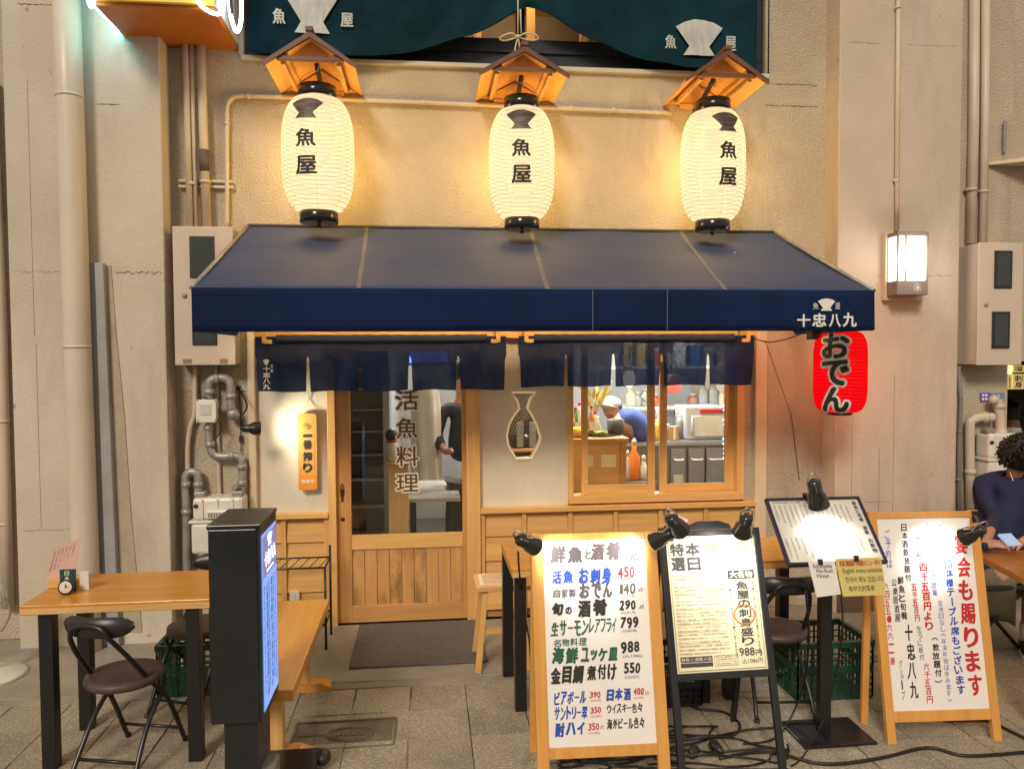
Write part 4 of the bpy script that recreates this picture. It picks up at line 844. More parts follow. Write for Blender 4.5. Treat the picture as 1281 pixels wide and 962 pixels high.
# ================================================================== METER BOXES
def meterbox(lab, x0, t_, x1, b_, Yf, wins, lock, Yb=-.004, vents=()):
    a, c_ = W(x0, b_, Yf), W(x1, t_, Yf)
    t = thing('meter_box', lab, 'electric meter box', ((a.x + c_.x) / 2, Yb, a.z))
    bx('casing', (a.x + .004, Yf + .018, a.z + .004), (c_.x - .004, Yb, c_.z - .004), boxp, t, .004); bx('front_door', (a.x, Yf, a.z), (c_.x, Yf + .017, c_.z), boxp, t, .004)
    for (p0, q0, p1, q1) in wins:
        u, w_ = W(p0, q1, Yf), W(p1, q0, Yf); f_ = bx('window_frame', (u.x, Yf - .008, u.z), (w_.x, Yf + .001, w_.z), blackp, t, .002)
        bx('pane', (u.x + .018, Yf - .0095, u.z + .018), (w_.x - .018, Yf - .0081, w_.z - .018), darkglass, f_)
    u = W(*lock, Yf); MB().lathe([(.016, 0), (.016, .006), (.008, .012)], u, 14, (0, -1, 0)).build('lock', galv, t)
    for (p0, q0, p1, q1) in vents: u, w_ = W(p0, q1, Yf), W(p1, q0, Yf); bx('vent', (u.x, Yf - .002, u.z), (w_.x, Yf + .001, w_.z), M('vent_rust', (.28, .19, .12), .8), t)
    return t
meterbox('beige electric meter box with two dark windows, half behind the left end of the awning', 219, 284, 291, 457, -.17, ((238, 296, 268, 348), (241, 398, 271, 432)), (231, 370), vents=((229, 449, 240, 455), (275, 449, 285, 455)))
meterbox('beige electric meter box with two dark windows in the recess right of the wall lamp', 1222, 304, 1281, 457, -.22, ((1243, 314, 1266, 361), (1240, 390, 1263, 436)), (1233, 381))
# ================================================================== GAS PIPES left
Yg = -.07
def gpipe(lab, pts, r, rings=(), m=galv, Y=Yg, sm=True):
    P = wp(pts, Y); t = thing('gas_pipe', lab, 'pipe', P[-1]); MB().tube(smooth_path(P, 5) if sm else P, r, 14).build('pipe_run', m, t)
    for (a, b_, ax) in rings: MB().lathe([(r, -.018), (r * 1.22, -.016), (r * 1.22, .016), (r, .018)], W(a, b_, Y), 14, ax).build('coupling', m, t)
    return t
V_, H_ = (0, 0, 1), (1, 0, 0)
gpipe('grey U-shaped gas pipe looping over just below the left meter box', [(261, 500), (261, 485), (263, 477), (270, 473), (280, 473), (287, 477), (289, 486), (289, 505), (290, 512)], .030, [(262, 490, V_), (272, 473.5, H_), (289, 496, V_)])
MB().ball(W(292, 518, Yg), .042, 12).build('elbow', galv, bpy.data.objects['gas_pipe'])
gpipe('grey gas pipe snaking from the little meter relay down to the white gas meter', [(262, 528), (261, 545), (263, 560), (268, 569), (280, 571), (293, 570), (301, 573), (303, 583), (303, 615)], .026, [(261, 535, V_), (263, 556, V_), (290, 570, H_), (303, 584, V_), (303, 604, V_)])
gpipe('grey gas pipe curving over left of the left gas meter and down to the ground', [(248, 618), (248, 600), (246, 592), (240, 590), (234, 593), (232, 602), (233, 640), (234, 790)], .027, [(248, 606, V_), (233, 606, V_), (233, 640, V_)])
gpipe('thin pale pipe running from the left meter box down behind the gas pipes', [(244, 457), (244, 500), (243, 520), (238, 535), (235, 560), (235, 590)], .016, m=pipep, Y=-.04)
gpipe('second thin pale pipe standing between the gas pipe bends', [(270, 457), (272, 520), (274, 600), (275, 622)], .014, m=pipep, Y=-.02)
ry_ = thing('gas_relay_box', 'small white relay box wired onto the grey gas pipe below the left meter box', 'junction box', W(257, 528, -.12)); a, b_ = W(245, 529, -.14), W(270, 500, -.14)
bx('casing', (a.x, -.14, a.z), (b_.x, -.10, b_.z), whitep, ry_, .006); bx('face_plate', (a.x + .03, -.144, a.z + .05), (b_.x - .03, -.139, b_.z - .03), M('plate_grey', (.5, .5, .48), .5), ry_, .002)
for q in ((.014, .014), (.014, .148), (.125, .014), (.125, .148)): MB().ball((a.x + q[0], -.141, a.z + q[1]), .006, 8).build('screw', galv, ry_)
MB().tube(smooth_path(wp([(250, 501), (254, 496), (261, 500)], -.12)), .004, 6).build('wire', cable_m, ry_)
MB().tube(smooth_path(wp([(270, 523), (276, 530), (275, 540), (270, 549)], -.12)), .005, 6).build('wire', cable_m, ry_)
def gasmeter(lab, x0, t_, x1, b_, Yf, Yb):
    a, c_ = W(x0, b_, Yf), W(x1, t_, Yf); w_ = c_.x - a.x; h = c_.z - a.z
    t = thing('gas_meter', lab, 'gas meter', ((a.x + c_.x) / 2, (Yf + Yb) / 2, a.z))
    bx('lower_case', (a.x, Yf, a.z), (c_.x, Yb, a.z + h * .56), whitep, t, .02); bx('upper_case', (a.x + .01, Yf + .01, a.z + h * .6), (c_.x - .01, Yb, c_.z), whitep, t, .022)
    bx('flange', (a.x - .01, Yf - .01, a.z + h * .555), (c_.x + .01, Yb, a.z + h * .605), whitep, t, .004)
    bx('counter_housing', (a.x + w_ * .30, Yf - .03, a.z + h * .64), (a.x + w_ * .72, Yf + .012, a.z + h * .80), whitep, t, .01); bx('counter', (a.x + w_ * .36, Yf - .032, a.z + h * .68), (a.x + w_ * .64, Yf - .0295, a.z + h * .74), blackp, t)
    for k in range(5): bx('dial_digit', (a.x + w_ * (.38 + .05 * k), Yf - .0335, a.z + h * .69), (a.x + w_ * (.41 + .05 * k), Yf - .0322, a.z + h * .73), whitep, t)
    MB().lathe([(.014, 0), (.014, .008), (.008, .01)], (a.x + w_ * .1, Yf + .01, a.z + h * .86), 10, (0, -1, 0)).build('plug', blackp, t)
    for u in (.15, .85): bx('pipe_union', (a.x + w_ * u - .035, Yf + .03, c_.z), (a.x + w_ * u + .035, Yf + .10, c_.z + .035), galv, t, .006)
    for k in range(3): bx('case_rib', (a.x + w_ * (.22 + .28 * k) - .006, Yf + .002, a.z + h * .62), (a.x + w_ * (.22 + .28 * k) + .006, Yf + .0095, a.z + h * .98), whitep, t, .002)
    return t
gasmeter('white gas meter behind the top of the black lightbox sign', 239, 622, 305, 694, -.19, -.02)
c = W(295, 610, -.12); MB().lathe([(.022, 0), (.022, .02), (.012, .03), (.012, .04)], c, 12, (0, -1, 0)).build('valve', galv, bpy.data.objects['gas_pipe.001'])
# right recess: pipes and meter
gpipe('pale pipe bending out of the ground up to the right gas meter', [(1213, 780), (1214, 640), (1213, 540), (1216, 526), (1228, 522), (1242, 522)], .033, [(1214, 590, V_), (1232, 522, H_)], m=pipep, Y=-.06)
gpipe('stub of pale pipe with a round valve above the right gas meter', [(1248, 500), (1250, 515), (1251, 528), (1252, 545)], .035, [(1250, 508, V_), (1252, 540, V_)], m=pipep, Y=-.06)
MB().ball(W(1243, 500, -.10), .035, 12).build('valve_cap', pipep, bpy.data.objects['gas_pipe.006'])
gasmeter('white gas meter on the wall behind the seated person', 1236, 542, 1284, 620, -.18, -.02)
ap = thing('address_plate', 'blue address plate with a violet square and the number 25 on the right recess wall', 'plate', W(1242, 502, 0)); a, m0, b_ = W(1227, 502, -.012), W(1238, 502, -.012), W(1257, 491, -.012)
bx('violet_square', (a.x, -.012, a.z), (m0.x, -.002, b_.z), M('violet_plate', (.16, .08, .45), .5), ap); bx('number_plate', (m0.x + .004, -.012, a.z), (b_.x, -.002, b_.z), M('blue_plate', (.16, .24, .36), .5), ap)
mb = MB(); hh = b_.z - a.z; mb.text('2', m0.x + .025, a.z + hh * .25, m0.x + .045, b_.z - hh * .22, planeY(-.0135), .01); mb.text('5', m0.x + .062, a.z + hh * .25, m0.x + .082, b_.z - hh * .22, planeY(-.0135), .01)
for u in (0, 1):
    for v in (0, 1): mb.box((a.x + .008 + u * .026, -.0135, a.z + .008 + v * .028), (a.x + .026 + u * .026, -.0121, a.z + .026 + v * .028))
mb.build('lettering', white_print, ap)
cn_ = thing('small_canopy', 'white slab canopy edge jutting out high up at the right edge', 'canopy', W(1262, 200, -.1)); a = W(1236, 205, -.02)
MB().hex([(a.x, -.02, a.z - .01), (a.x + .7, -.5, a.z - .01), (a.x + .7, -.004, a.z - .01), (a.x, -.004, a.z - .01), (a.x, -.02, a.z + .01), (a.x + .7, -.5, a.z + .04), (a.x + .7, -.004, a.z + .04), (a.x, -.004, a.z + .01)]).build('slab', creamt, cn_)
bx('hanger', (W(1254, 190, -.02).x, -.03, W(1254, 190, -.02).z), (W(1258, 190, -.02).x, -.02, W(1254, 152, -.02).z), galv, cn_)
# ================================================================== WALL LAMP on the right pillar
wlY = PY - .17
wl_ = thing('wall_lamp', 'square lit wall lamp with a round crest on its base, on the right pillar', 'lamp', (X(1135, 370, PY), PY, Z(376, 1135, PY)))
a, b_ = W(1105, 376, PY - .03), W(1155, 292, PY - .03)
bx('mounting_board', (a.x, PY - .05, a.z), (b_.x, PY - .001, b_.z), pipep, wl_, .004)
a, b_ = W(1122, 369, wlY), W(1162, 290, wlY); lz0 = W(1140, 351, wlY).z; lz1 = W(1140, 295, wlY).z
frame_m = M('lamp_frame_grey', (.17, .14, .12), .45)
bx('lamp_base', (a.x, wlY, a.z), (b_.x, PY - .051, lz0), frame_m, wl_, .004); bx('lamp_cap', (a.x, wlY, lz1), (b_.x, PY - .051, b_.z), frame_m, wl_, .004)
bx('diffuser', (a.x + .012, wlY + .012, lz0 + .001), (b_.x - .016, PY - .052, lz1 - .001), emat('lamp_diffuser', (1, .95, .88), 4.5), wl_)
for x in (a.x, a.x + .058, b_.x - .012): bx('lamp_post', (x, wlY, lz0), (x + .012, wlY + .011, lz1), frame_m, wl_)
bx('lamp_back', (a.x - .0, PY - .0515, lz0), (a.x + .01, PY - .0505, lz1), frame_m, wl_)
cc = W(1148, 360, wlY - .002); mb = MB()
for k in range(12): mb.tube([(cc.x + .026 * cos(t), wlY - .001, cc.z + .026 * sin(t)) for t in np.linspace(k * pi / 6, k * pi / 6 + .32, 4)], .0016, 4)
mb.text('焼', cc.x - .014, cc.z - .014, cc.x + .014, cc.z + .014, planeY(wlY - .002), .01); mb.build('crest', white_print, wl_)
point('wall_lamp_light', ((a.x + b_.x) / 2, wlY - .10, (lz0 + lz1) / 2), 5, (1, .90, .78), .06)
# ================================================================== PLAQUE and black clamp lamp at the left
qY = -.03
pq = thing('wooden_plaque', 'honey wood plaque with vertical black lettering hanging on the plaster left of the door', 'sign', W(385, 614, qY)); a, b_ = W(374, 613, qY), W(396, 517, qY)
def rrect(x0, z0, x1, z1, r, n=4):
    P = []
    for cx_, cz_, s0 in ((x1 - r, z0 + r, -pi / 2), (x1 - r, z1 - r, 0), (x0 + r, z1 - r, pi / 2), (x0 + r, z0 + r, pi)):
        P += [(cx_ + r * cos(s0 + k * pi / 2 / n), cz_ + r * sin(s0 + k * pi / 2 / n)) for k in range(n + 1)]
    return P
MB().prism(rrect(a.x, a.z, b_.x, b_.z, .018), qY - .012, qY + .010).build('board', M('plaque_wood', (.68, .36, .10), .4, (.58, .28, .07), 2.2, (14, 14, .8)), pq)
zz = W(385, 594, qY).z; yq = qY - .0135
MB().poly(rrect(a.x + .001, a.z + .001, b_.x - .001, zz, .016)[:0] + [(a.x + .002, a.z + .016), (a.x + .016, a.z + .002), (b_.x - .016, a.z + .002), (b_.x - .002, a.z + .016), (b_.x - .002, zz), (a.x + .002, zz)], planeY(yq)).build('orange_print', M('plaque_orange', (.75, .26, .02), .5), pq)
def pt(mb, s_, x0, y0, x1, y1, Y, bold=.02, res=3): p, q = W(x0, y1, Y), W(x1, y0, Y); mb.text(s_, p.x, p.z, q.x, q.z, planeY(Y), bold, 0, res)
mb = MB(); yq2 = yq - .0012
for s_, y0, y1 in (('一', 543, 547), ('番', 550, 562), ('搾', 565, 577), ('り', 579, 591)): pt(mb, s_, 379, y0, 390.5, y1, yq2, .05)
for k in range(22): p = W(393.3, 545 + k * 2, yq2); mb.box((p.x - .002, yq2 - .0005, p.z - .002), (p.x + .002, yq2, p.z + .002 * (k % 2)))
mb.build('lettering', black_ink, pq); mb = MB(); pt(mb, '営業中', 377, 599.5, 393, 604.5, yq2, .04); mb.build('lettering', cream_print, pq)
mb = MB(); c0 = W(384, 533, yq2)
for k in range(9): an = k * .7; mb.tube(smooth_path([(c0.x + .03 * cos(an), yq2, c0.z + .03 * sin(an)), (c0.x + .012 * cos(an + 1), yq2, c0.z + .012 * sin(an + 1)), (c0.x, yq2, c0.z)]), .0016, 4)
mb.build('gold_crest', M('crest_gold', (.5, .30, .06), .4), pq)
MB().tube([W(383, 519, qY - .01), W(385, 498, .015), W(388, 519, qY - .01)], .0018, 5).build('cord', rope_m, pq)
MB().tube([W(385, 501, .0), W(384, 496, -.01), W(386, 494, -.02)], .004, 6).build('hook', whitep, pq)
c = W(313, 536, -.26); cl_ = thing('gooseneck_lamp', 'black gooseneck lamp shining from the left wall onto the wooden plaque', 'lamp', W(299, 490, -.03))
MB().tube(smooth_path([W(294, 486, -.02), W(302, 492, -.08), W(309, 508, -.16), (c.x - .045, c.y, c.z + .08), (c.x - .05, c.y, c.z + .005)]), .006, 7).build('gooseneck', blackm, cl_)
hd = Vector((.93, .36, -.05)).normalized()
MB().lathe([(.010, -.055), (.022, -.05), (.026, -.01), (.042, .02), (.046, .06), (.043, .06), (.036, .02)], c, 20, hd).build('lamp_head', blackm, cl_)
MB().lathe([(.0, .045), (.036, .048), (.038, .052), (0, .052)][:3], c, 16, hd).build('bulb', emat('spot_bulb', (1, .95, .82), 12), cl_)
for d in ((-.03, .02), (.0, .035), (.02, .03), (.03, -.01)): MB().tube([W(298, 488, -.03), W(298, 488, -.05) + Vector((d[0], 0, d[1]))], [.007, .003], 6).build('clip_prong', blackm, cl_)
MB().tube(smooth_path(wp([(299, 490), (301, 520), (301, 548), (303, 590), (306, 640)], -.02)), .0035, 6).build('power_cord', cable_m, cl_); bx('cord_switch', tuple(W(299, 553, -.03)), tuple(W(303.5, 545, -.01)), blackp, cl_)
spot('gooseneck_spot', c + hd * .07, Vector((.95, .42, -.06)), 15, (1, .90, .66), 140, 1, .03)
# ================================================================== FURNITURE
def table(lab, x0, y0, x1, y1, z, legs, m=tablew, th=.045):
    t = thing('table', lab, 'table', ((x0 + x1) / 2, (y0 + y1) / 2, 0))
    bx('table_top', (x0, y0, z - th), (x1, y1, z), m, t, .004)
    bx('edge_band', (x0 + .002, y0 - .0025, z - th + .004), (x1 - .002, y0 - .0002, z - .014), M('edge_ply', (.72, .46, .20), .5, (.55, .32, .12), 3, (1, 1, 30)), t)
    for lx, ly in legs: bx('leg', (lx - .03, ly - .03, .0), (lx + .03, ly + .03, z - th - .001), blackm, t, .003)
    return t
table('honey wood table at the left, carrying the pink menu stand', -1.79, -1.77, -.98, -1.28, .76, ((-1.70, -1.71), (-1.07, -1.71), (-1.70, -1.34), (-1.07, -1.34)))
table('long honey wood table behind the standing menu boards', .42, -1.48, 1.50, -.92, .76, ((.47, -1.40), (1.45, -1.42), (.45, -.96), (1.44, -.97)))
table('short honey wood table right of the black framed board, behind the chair', 1.52, -1.48, 2.14, -.98, .76, ((1.60, -1.40), (2.08, -1.02), (1.60, -1.02)))
# bench
b0 = thing('bench', 'long honey wood bench running towards the black lightbox', 'bench', (-.75, -1.35, 0)); fz = .457
pr = G(408, 749, fz); pn = G(372, 862, fz); bxr = (pr.x + pn.x) / 2
bx('seat', (bxr - .30, pn.y, fz - .05), (bxr, pr.y, fz), benchw, b0, .004)
for y_ in (pn.y + .33, pr.y - .14):
    bx('leg', (bxr - .16, y_ - .03, .035), (bxr - .10, y_ + .03, fz - .051), wz, b0, .003)
    MB().prism([(bxr - .33, 0), (bxr + .02, 0), (bxr + .02, .022), (bxr - .03, .042), (bxr - .29, .042), (bxr - .33, .022)], y_ - .045, y_ + .045).build('foot', benchw, b0, bevel=.003)
bx('stretcher', (bxr - .175, pn.y + .361, .2), (bxr - .145, pr.y - .171, .26), benchw, b0, .003)
# lightbox sign
lx0, lx1 = G(262, 657, 1.13).x, 0
fy_ = -2.38; zt_l = W(262, 657, fy_).z; zb_l = W(262, 907, fy_).z; lx0 = W(262, 780, fy_).x; lx1 = W(327, 780, fy_).x; by_ = fy_ + .31
LB = thing('lightbox_sign', 'tall black lightbox on wheels, its lit blue and white menu face turned right', 'sign', ((lx0 + lx1) / 2, (fy_ + by_) / 2, 0))
cas = M('lightbox_case', (.010, .013, .018), .28, (.016, .018, .022), 3, bump=.1)
bx('casing', (lx0, fy_, zb_l), (lx1 - .012, by_, zt_l - .018), cas, LB, .004); bx('lid', (lx0 - .004, fy_ - .005, zt_l - .017), (lx1 + .004, by_ + .004, zt_l), cas, LB, .004)
bx('face_frame', (lx1 - .0115, fy_ + .0, zb_l), (lx1, by_, zt_l - .018), cas, LB)
zl0, zl1 = zb_l + .03, zt_l - .05; fa, fb = fy_ + .02, by_ - .02
bx('lit_face', (lx1 + .0005, fa, zl0), (lx1 + .003, fb, zl1), emat('lightbox_face', (.05, .27, .85), 1.05), LB)
zh = zl1 - .17; bx('blue_header', (lx1 + .0032, fa + .008, zh), (lx1 + .0045, fb - .008, zl1 - .01), emat('lightbox_header', (.03, .06, .42), .8), LB)
mp = lambda yq_: (lambda u, v: (lx1 + yq_, fa + u, v)); mb = MB(); wF = fb - fa
mb.poly(fan(wF * .5, zh + .13, .10, .05), mp(.0052)); 
for i, s_ in enumerate('十忠八九'): mb.text(s_, wF * (.12 + .2 * i), zh + .035, wF * (.12 + .2 * i) + .055, zh + .095, mp(.0052), .03)
mb.box((lx1 + .0048, fa + .07, zh + .012), (lx1 + .0054, fb - .07, zh + .02)); mb.build('lettering', emat('lightbox_white', (.8, .9, 1), 1.6), LB)
mb = MB(); mb2 = MB(); ccol = ['鮮魚と旬肴十忠八九', '公衆居酒屋', '飲放題付', '宴会も賜ります', '日本酒飲放題', '鮮魚と酒肴の店']
for i in range(6):
    s_ = ccol[i]; w_ = wF * (.13 if i in (1, 3) else .07); x_ = wF * (.06 + .155 * i); z_ = zh - .03
    for j in range(22):
        h_ = w_ * .95 if i % 2 else w_ * .9
        if z_ - h_ < zl0 + .02: break
        (mb2 if i == 0 and j > 9 else mb).text(s_[j % len(s_)], x_, z_ - h_, x_ + w_, z_, mp(.0040), .03, 0, 1); z_ -= h_ * 1.12
mb.build('lettering', M('lightbox_ink', (.01, .02, .12), .6), LB); mb2.build('lettering', red_ink, LB)
bx('stand', (lx0 + .035, fy_ + .04, .06), (lx1 - .03, by_ - .04, zb_l - .001), cas, LB); bx('base_plate', (lx0 - .03, fy_ - .02, .035), (lx1 + .13, by_ + .26, .07), cas, LB, .004)
bx('control_box', (lx1 - .029, fy_ + .06, .071), (lx1 + .02, fy_ + .2, .24), M('control_plastic', (.22, .22, .21), .3), LB)
for a_ in (lx0, lx1 + .1):
    for b2 in (fy_ + .02, by_ + .22): MB().lathe([(.005, -.016), (.034, -.016), (.036, -.01), (.036, .01), (.034, .016), (.005, .016)], (a_, b2, .036), 16, (1, 0, 0)).build('wheel', blackp, LB)
MB().ball((lx1 + .15, by_ + .20, .055), .035, 12, (1, 1.4, 1)).build('knob', blackp, LB)
# chairs
def chair(lab, loc, rz):
    t = thing('folding_chair', lab, 'chair', loc, rot=(0, 0, rz), group='round seated folding chairs')
    MB().lathe([(.0, .425), (.15, .425), (.182, .432), (.19, .448), (.186, .468), (.15, .478), (.0, .480)], (0, 0, 0), 30).build('seat', seatm, t)
    mb = MB()
    for R_, o in ((.34, 0), (.312, 1)): pass
    def bk(u, v):
        a = -1.0 + 2.0 * (u if u <= 1 else 0); return None
    n = 16; V = []; prof = [(-.016, -.055), (.0, -.064), (.016, -.055), (.020, 0), (.016, .055), (0, .064), (-.016, .055), (-.020, 0)]
    for i in range(n + 1):
        a = -.72 + 1.44 * i / n; e = 1 - .75 * abs(2 * i / n - 1) ** 6
        for r_, h in prof: V.append(((.27 + r_) * sin(a), .03 - (.27 + r_) * cos(a), .775 + h * .8 * e))
    m_ = len(prof); F_ = [(i * m_ + k, i * m_ + (k + 1) % m_, (i + 1) * m_ + (k + 1) % m_, (i + 1) * m_ + k) for i in range(n) for k in range(m_)] + [tuple(range(m_)), tuple(n * m_ + k for k in reversed(range(m_)))]
    mb.add(V, F_, True).build('backrest', M('back_vinyl', (.022, .02, .022), .35, bump=.1), t)
    r = .0125
    arch = [(-.17, .26, 0), (-.165, .12, .28), (-.155, -.02, .44), (-.135, -.17, .62), (-.10, -.262, .74), (-.055, -.272, .79), (.055, -.272, .79), (.10, -.262, .74), (.135, -.17, .62), (.155, -.02, .44), (.165, .12, .28), (.17, .26, 0)]
    MB().tube(smooth_path(arch, 4), r, 8).build('back_frame', blackm, t)
    for s_ in (-1, 1): MB().tube(smooth_path([(s_ * .145, .13, .415), (s_ * .15, .08, .34), (s_ * .155, -.06, .22), (s_ * .17, -.21, .0)], 4), r, 8).build('leg', M('grey_tube', (.05, .05, .055), .3, metal=.6), t)
    MB().tube([(-.168, .22, .09), (.168, .22, .09)], .009, 8).build('stretcher', blackm, t); MB().tube([(-.163, -.155, .09), (.163, -.155, .09)], .009, 8).build('stretcher', blackm, t)
    for s_ in (-1, 1):
        MB().lathe([(.016, 0), (.016, .02)], (s_ * .17, .262, 0), 8).build('rubber_foot', blackp, t); MB().lathe([(.016, 0), (.016, .02)], (s_ * .17, -.212, 0), 8).build('rubber_foot', blackp, t)
    return t
cs_ = G(156, 838, .43)
ch0 = chair('black folding chair in front of the left table, its back to the viewer', (cs_.x, cs_.y, 0), radians(-14)); ch0.scale = (.88, .88, .9)
def chcopy(lab, loc, rz):
    c_ = copy_tree(ch0); c_.location = loc; c_.rotation_euler = (0, 0, rz); c_['label'] = lab; return c_
chcopy('black folding chair with brown seat behind the left table, beside the black lightbox', (-1.22, -1.10, 0), radians(158))
chcopy('black folding chair between the menu stand and the black framed board', (1.80, -1.52, 0), radians(-6))
# crates
def crate(lab, x0, y0, w_, d, h, m=greenp, ps=.035, nm='crate', cat='crate'):
    t = thing(nm, lab, cat, (x0 + w_ / 2, y0 + d / 2, 0)); b_ = bx('floor_panel', (x0, y0, .0), (x0 + w_, y0 + d, .012), m, t)
    for (p, q) in (((x0, y0), (x0 + w_, y0)), ((x0, y0 + d), (x0 + w_, y0 + d)), ((x0, y0), (x0, y0 + d)), ((x0 + w_, y0), (x0 + w_, y0 + d))):
        mb = MB(); L_ = (Vector((*q, 0)) - Vector((*p, 0))); n = int(L_.length / ps)
        for k in range(n + 1): c_ = Vector((*p, .012)) + L_ * k / n; mb.bar(c_, c_ + Vector((0, 0, h - .02)), .009, .006)
        for z_ in np.arange(.04, h - .03, ps): mb.bar((*p, z_), (*q, z_), .006, .006)
        mb.build('lattice_side', m, t); MB().bar((*p, h), (*q, h), .024, .03).build('rim', m, t); MB().bar((*p, h * .55), (*q, h * .55), .012, .03).build('band', m, t)
    return t
crate('green plastic lattice crate under the chair behind the left table', -1.47, -1.03, .60, .38, .27)
crate('green plastic lattice crate beside the post of the menu stand', 1.94, -1.50, .42, .34, .30)
crate('black wire basket on the pavement behind the black framed board', 1.02, -1.48, .40, .34, .22, blackp, .03, 'wire_basket', 'basket')
# stool with a menu
sg = G(620, 725, .50); so_ = thing('stool', 'small honey wood stool with splayed legs under the end of the long table', 'stool', (sg.x, sg.y, 0))
bx('seat', (sg.x - .13, sg.y - .14, .47), (sg.x + .20, sg.y + .14, .50), wx, so_, .004)
for a_, b2 in ((-1, -1), (1, -1), (-1, 1), (1, 1)): MB().bar((sg.x + .03 + a_ * .10, sg.y + b2 * .10, .47), (sg.x + .03 + a_ * .15, sg.y + b2 * .15, 0), .035, .03).build('leg', wz, so_, bevel=.002)
bx('stretcher', (sg.x - .09, sg.y - .13, .22), (sg.x + .15, sg.y - .105, .25), wx, so_)
sm_ = thing('folded_menu', 'cream printed menu sheet lying on the small stool', 'menu', (sg.x, sg.y, .502)); bx('sheet', (sg.x - .10, sg.y - .12, .5015), (sg.x + .17, sg.y + .12, .505), paper_cream, sm_)
mb = MB()
for k in range(8): mb.box((sg.x - .08, sg.y - .10 + k * .027, .5052), (sg.x + .06 + .09 * random.random(), sg.y - .092 + k * .027, .5056))
mb.build('print', red_ink, sm_)
# wire rack
rk = thing('wire_rack', 'black wire rack standing against the wainscot behind the bench', 'rack', (-.9, -.35, 0)); ra = G(408, 812, 0); rz_ = .52; rx1_ = ra.x; rx0_ = rx1_ - .50; ry0 = ra.y; ry1_ = ry0 + .26
for a_ in (rx0_, rx1_):
    for b2 in (ry0, ry1_): MB().tube([(a_, b2, 0), (a_, b2, rz_ + (.08 if b2 == ry1_ else 0))], .008, 8).build('upright', blackm, rk)
for z_ in (rz_, .16):
    mb = MB()
    for b2 in (ry0, ry1_): mb.tube([(rx0_, b2, z_), (rx1_, b2, z_)], .006, 6)
    for a_ in (rx0_, rx1_): mb.tube([(a_, ry0, z_), (a_, ry1_, z_)], .006, 6)
    for k in range(8): x_ = rx0_ + .04 + k * .06; mb.tube([(x_, ry0, z_), (x_ + .03, ry1_, z_)], .003, 5)
    mb.build('wire_shelf', blackm, rk)
a, b_ = W(363, 751, -.0), W(375, 738, -.0); ol = thing('wall_outlet', 'small beige power outlet on the wainscot behind the bench', 'outlet', (a.x, -.005, a.z)); bx('plate', (a.x, -.013, a.z), (b_.x, -.003, b_.z), whitep, ol, .002); bx('socket', (a.x + .025, -.015, a.z + .02), (b_.x - .025, -.0128, b_.z - .02), creamt, ol)
# mat
mt = [G(437, 830), G(604, 821)]; tag(bx('door_mat', (-.475, -.775, .001), (.345, -.045, .016), mat_m, None, .005), 'dark grey rubber backed mat in front of the sliding door', 'mat')
# menu stand on the left table
q0_ = W(66, 686, -1.5); q1_ = W(101, 673, -1.46); q2_ = W(93, 738, -1.46); q3_ = W(54, 746, -1.5); c = Vector(((q2_.x + q3_.x) / 2, -1.48, .761)); ms = thing('table_menu_stand', 'wooden menu holder with a tall pink menu sheet on the left table', 'menu holder', c)
bx('holder_block', (c.x - .03, -1.52, .761), (c.x + .11, -1.46, .80), wx, ms, .003)
for q_ in (q2_, q3_): q_.z = max(q_.z, .785)
yo = Vector((0, .002, 0)); MB().hex([q3_, q2_, q2_ + yo, q3_ + yo, q0_, q1_, q1_ + yo, q0_ + yo]).build('menu_sheet', paper_pink, ms)
mb = MB()
for i, s_ in enumerate(('飲放題', '日本酒', '酎ハイ', '生ビール', 'サワー', '梅酒')):
    mb.text('\n'.join(s_), .12 + .14 * i, -.72, .17 + .14 * i, -.12, lambda x, z: tuple(q0_ + (q1_ - q0_) * x - (q3_ - q0_) * z + Vector((0, -.002, 0))), 0, 0, 2)
mb.build('print', M('pink_print', (.42, .16, .16), .7), ms)
c = G(84, 743, .761); tc_ = thing('table_clock', 'small round black and white dial in front of the pink menu', 'clock', c)
MB().lathe([(.030, 0), (.034, .006), (.034, .016), (.027, .019)], c + Vector((0, 0, .034)), 20, (.1, -1, .15)).build('case', blackp, tc_); MB().lathe([(.0275, .0195), (.024, .0202), (.0, .0205)], c + Vector((0, 0, .034)), 20, (.1, -1, .15)).build('dial', whitep, tc_)
mb = MB(); dc_ = c + Vector((.002, -.0215, .037)); mb.text('25', dc_.x - .008, dc_.z + .002, dc_.x + .004, dc_.z + .012, planeY(dc_.y - .0015), 0) if False else mb.bar(dc_, dc_ + Vector((.002, -.001, .016)), .003, .002).bar(dc_, dc_ + Vector((.010, -.001, .004)), .003, .002); mb.build('hand', blackp, tc_)
c = c + Vector((-.008, .045, 0)); dc = thing('drinks_card', 'small dark green card with pale lettering behind the round dial', 'card', c); bx('card', (c.x - .04, c.y - .006, .762), (c.x + .03, c.y, .865), M('card_green', (.012, .05, .045), .6), dc)
mb = MB(); [mb.text(s_, c.x - .018, .838 - .024 * i, c.x + .002, .858 - .024 * i, planeY(c.y - .0072), .02) for i, s_ in enumerate('日本')]; mb.build('lettering', white_print, dc); bx('price_card', (c.x + .04, c.y + .01, .762), (c.x + .08, c.y + .014, .85), whitep, dc)
